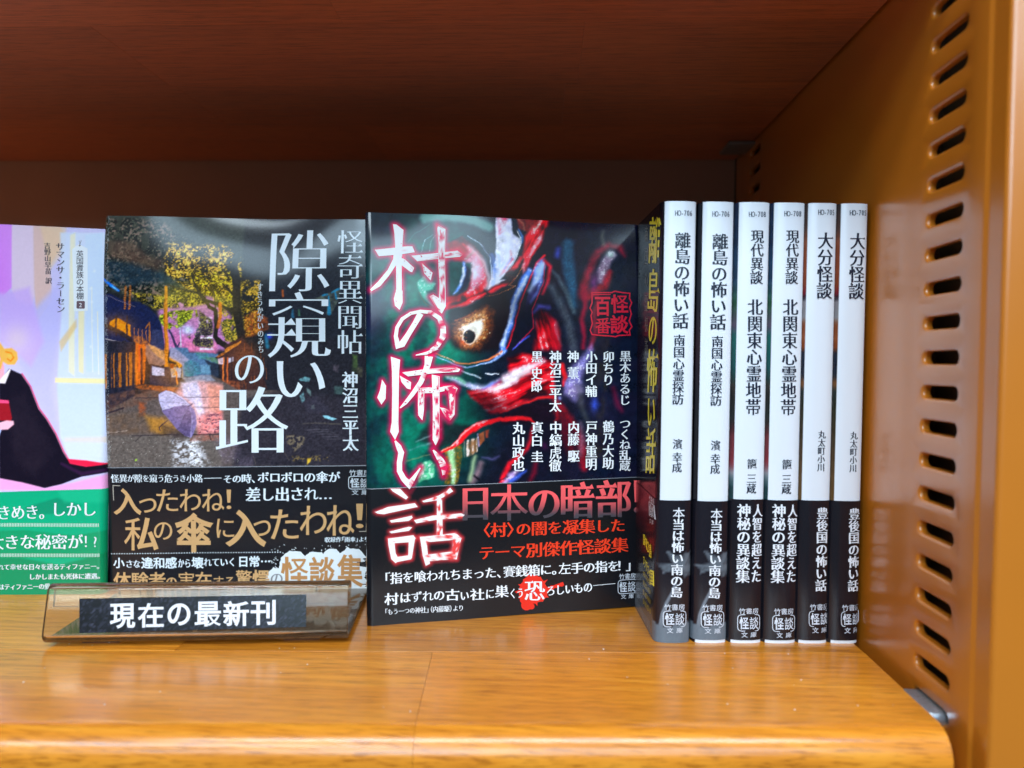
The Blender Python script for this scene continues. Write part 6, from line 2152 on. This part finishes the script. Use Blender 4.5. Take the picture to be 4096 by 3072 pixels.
def plane_hit(q, P0, n):
    D = FWD + RGT * ((q[0] - 2048) / FPX) + UPV * ((1536 - q[1]) / FPX)
    return CAM + D * (((np.array(P0) - CAM) @ n) / (D @ n))


GL = plane_hit((159, 2603), (0, 0, .0), np.array([0, 0, 1.0]))
GR_ = plane_hit((1386, 2584), (0, 0, .0), np.array([0, 0, 1.0]))
axx = GR_ - GL
WID = float(np.hypot(*axx[:2]))
ang = math.atan2(axx[1], axx[0])
stand = empty('label_stand', 'clear amber acrylic label stand with a black title card, on the shelf front', 'sign holder', (GL[0], GL[1], 0))
stand.rotation_euler = (0, 0, ang)
TH = .0013
LIFT = .0012
LEAN = math.radians(14)
path = [(.054, 0), (.03, 0), (.008, 0)]
for k in range(1, 8):
    a = k / 7 * (math.pi / 2 + LEAN)
    path.append((.0042 - .0026 * math.sin(a), .0026 - .0026 * math.cos(a)))
y_, z_ = path[-1]
FH = .0128
dy, dz = math.sin(LEAN) * -1, math.cos(LEAN)
dirf = (math.sin(LEAN), math.cos(LEAN))
path = [p for p in path if True]
a_end = math.pi / 2 + LEAN
# front face rises and leans back
F0 = path[-1]
F1 = (F0[0] + FH * math.sin(LEAN), F0[1] + FH * math.cos(LEAN))
path.append((F0[0] + .5 * FH * math.sin(LEAN), F0[1] + .5 * FH * math.cos(LEAN)))
path.append(F1)
for k in range(1, 11):
    a = k / 10 * math.radians(196)
    nx_, nz_ = math.cos(LEAN), -math.sin(LEAN)
    cx_, cz_ = F1[0] + .0021 * nx_, F1[1] + .0021 * nz_
    path.append((cx_ - .0021 * (nx_ * math.cos(a) - math.sin(a) * math.sin(LEAN)), cz_ - .0021 * (nz_ * math.cos(a)) + .0021 * math.sin(a) * math.cos(LEAN)))
e_ = path[-1]
path.append((e_[0] - .0045 * math.sin(LEAN) + .0003, e_[1] - .0045 * math.cos(LEAN)))
P_ = np.array(path)
dP = np.gradient(P_, axis=0)
nn = np.stack([-dP[:, 1], dP[:, 0]], 1); nn /= np.hypot(nn[:, 0], nn[:, 1])[:, None]
A_, B_ = P_ + nn * TH / 2, P_ - nn * TH / 2
ring = np.concatenate([A_, B_[::-1]])
V = [(0.0, y, z + LIFT + TH / 2) for y, z in ring] + [(WID, y, z + LIFT + TH / 2) for y, z in ring]
n = len(ring); m = len(A_)
F = [(i, (i + 1) % n, n + (i + 1) % n, n + i) for i in range(n)]
for i in range(m - 1):
    F.append((i, n - 1 - i, n - 2 - i, i + 1)); F.append((n + i, n + i + 1, 2 * n - 2 - i, 2 * n - 1 - i))
o = mesh_obj('acrylic_sheet', V, F, M_ACR, stand, smooth=True)
import bmesh
bm = bmesh.new(); bm.from_mesh(o.data); bmesh.ops.recalc_face_normals(bm, faces=bm.faces); bm.to_mesh(o.data); bm.free()
md = o.modifiers.new('bevel', 'BEVEL'); md.width = .00025; md.segments = 2; md.limit_method = 'ANGLE'; md.angle_limit = math.radians(50)
md = o.modifiers.new('split', 'EDGE_SPLIT'); md.split_angle = math.radians(50)
M_PAD = plain('rubber_pad', (.08, .03, .02), .5)
for x in (.016, WID - .016):
    V, F = [], []
    box(V, F, x - .006, x + .006, .006, .016, 0, LIFT)
    mesh_obj('pad', V, F, M_PAD, stand)
# the card sticks to the front face
exs = np.array([math.cos(ang), math.sin(ang), 0.0])
nyv = np.array([-math.sin(ang), math.cos(ang), 0.0])
up = nyv * math.sin(LEAN) + np.array([0, 0, 1.0]) * math.cos(LEAN)
O_ = np.array([GL[0], GL[1], 0.0]) + nyv * (F0[0]) + np.array([0, 0, F0[1] + LIFT + TH / 2])
LS = Surf(O_, exs, up)
LS.O = LS.O + LS.n * (TH / 2)
corners = cv((0, 1800), .678)((469, 877), (1808, 852), (1806, 1043), (470, 1080))
uu, vv = LS.uv(np.array([c[0] for c in corners]), np.array([c[1] for c in corners]))
print('card', uu, vv, 'width', WID)
nu_, nv_ = 110, 18
s_, t2 = np.meshgrid(np.linspace(0, 1, nu_), np.linspace(0, 1, nv_))
U = (uu[3] * (1 - s_) + uu[2] * s_) * (1 - t2) + (uu[0] * (1 - s_) + uu[1] * s_) * t2
Vv = (vv[3] * (1 - s_) + vv[2] * s_) * (1 - t2) + (vv[0] * (1 - s_) + vv[1] * s_) * t2
Wp = LS.world(U, Vv, .00016)
Mi = stand.matrix_basis.inverted()
Mi = (Matrix.Translation(stand.location) @ Matrix.Rotation(ang, 4, 'Z')).inverted()
Mn = np.array(Mi)
Lp = Wp @ Mn[:3, :3].T + Mn[:3, 3]
nz = fbm(U * 26000, Vv * 26000, 9, 4, 3)
cc = lin_arr(np.clip(np.stack([19 + 110 * (nz - .5), 21 + 110 * (nz - .5), 31 + 130 * (nz - .5)], -1), 8, 255) / 255)
card = grid_obj('title_card', Lp, M_BAND, stand, colors=cc)


class CardInk(Ink):
    def build(s, name, parent, mat=None):
        V = np.concatenate(s.V); F = np.concatenate(s.F); C = np.concatenate(s.C); Hh = np.concatenate(s.H)
        u, v = s.surf.uv(V[:, 0], V[:, 1])
        Wp = s.surf.world(u, v, s.off + Hh)
        L = Wp @ Mn[:3, :3].T + Mn[:3, 3]
        return mesh_obj(name, L, F, mat or M_INK, parent, colors=C)


ink = CardInk(LS, .00024)
hc = cv((0, 1800), .678)
for i, (ch, x0, x1, y0, y1) in enumerate((('現', 650, 800, 905, 1052), ('在', 815, 968, 902, 1046), ('の', 990, 1125, 905, 1035), ('最', 1150, 1305, 893, 1040), ('新', 1318, 1470, 890, 1040), ('刊', 1480, 1628, 885, 1032))):
    (a, b), (c, d) = hc((x0, y0), (x1, y1))
    ink.fit(ch, a, c, b, d, (226, 228, 236), 'gotb', slant=-.02)
ink.build('card_lettering', card)
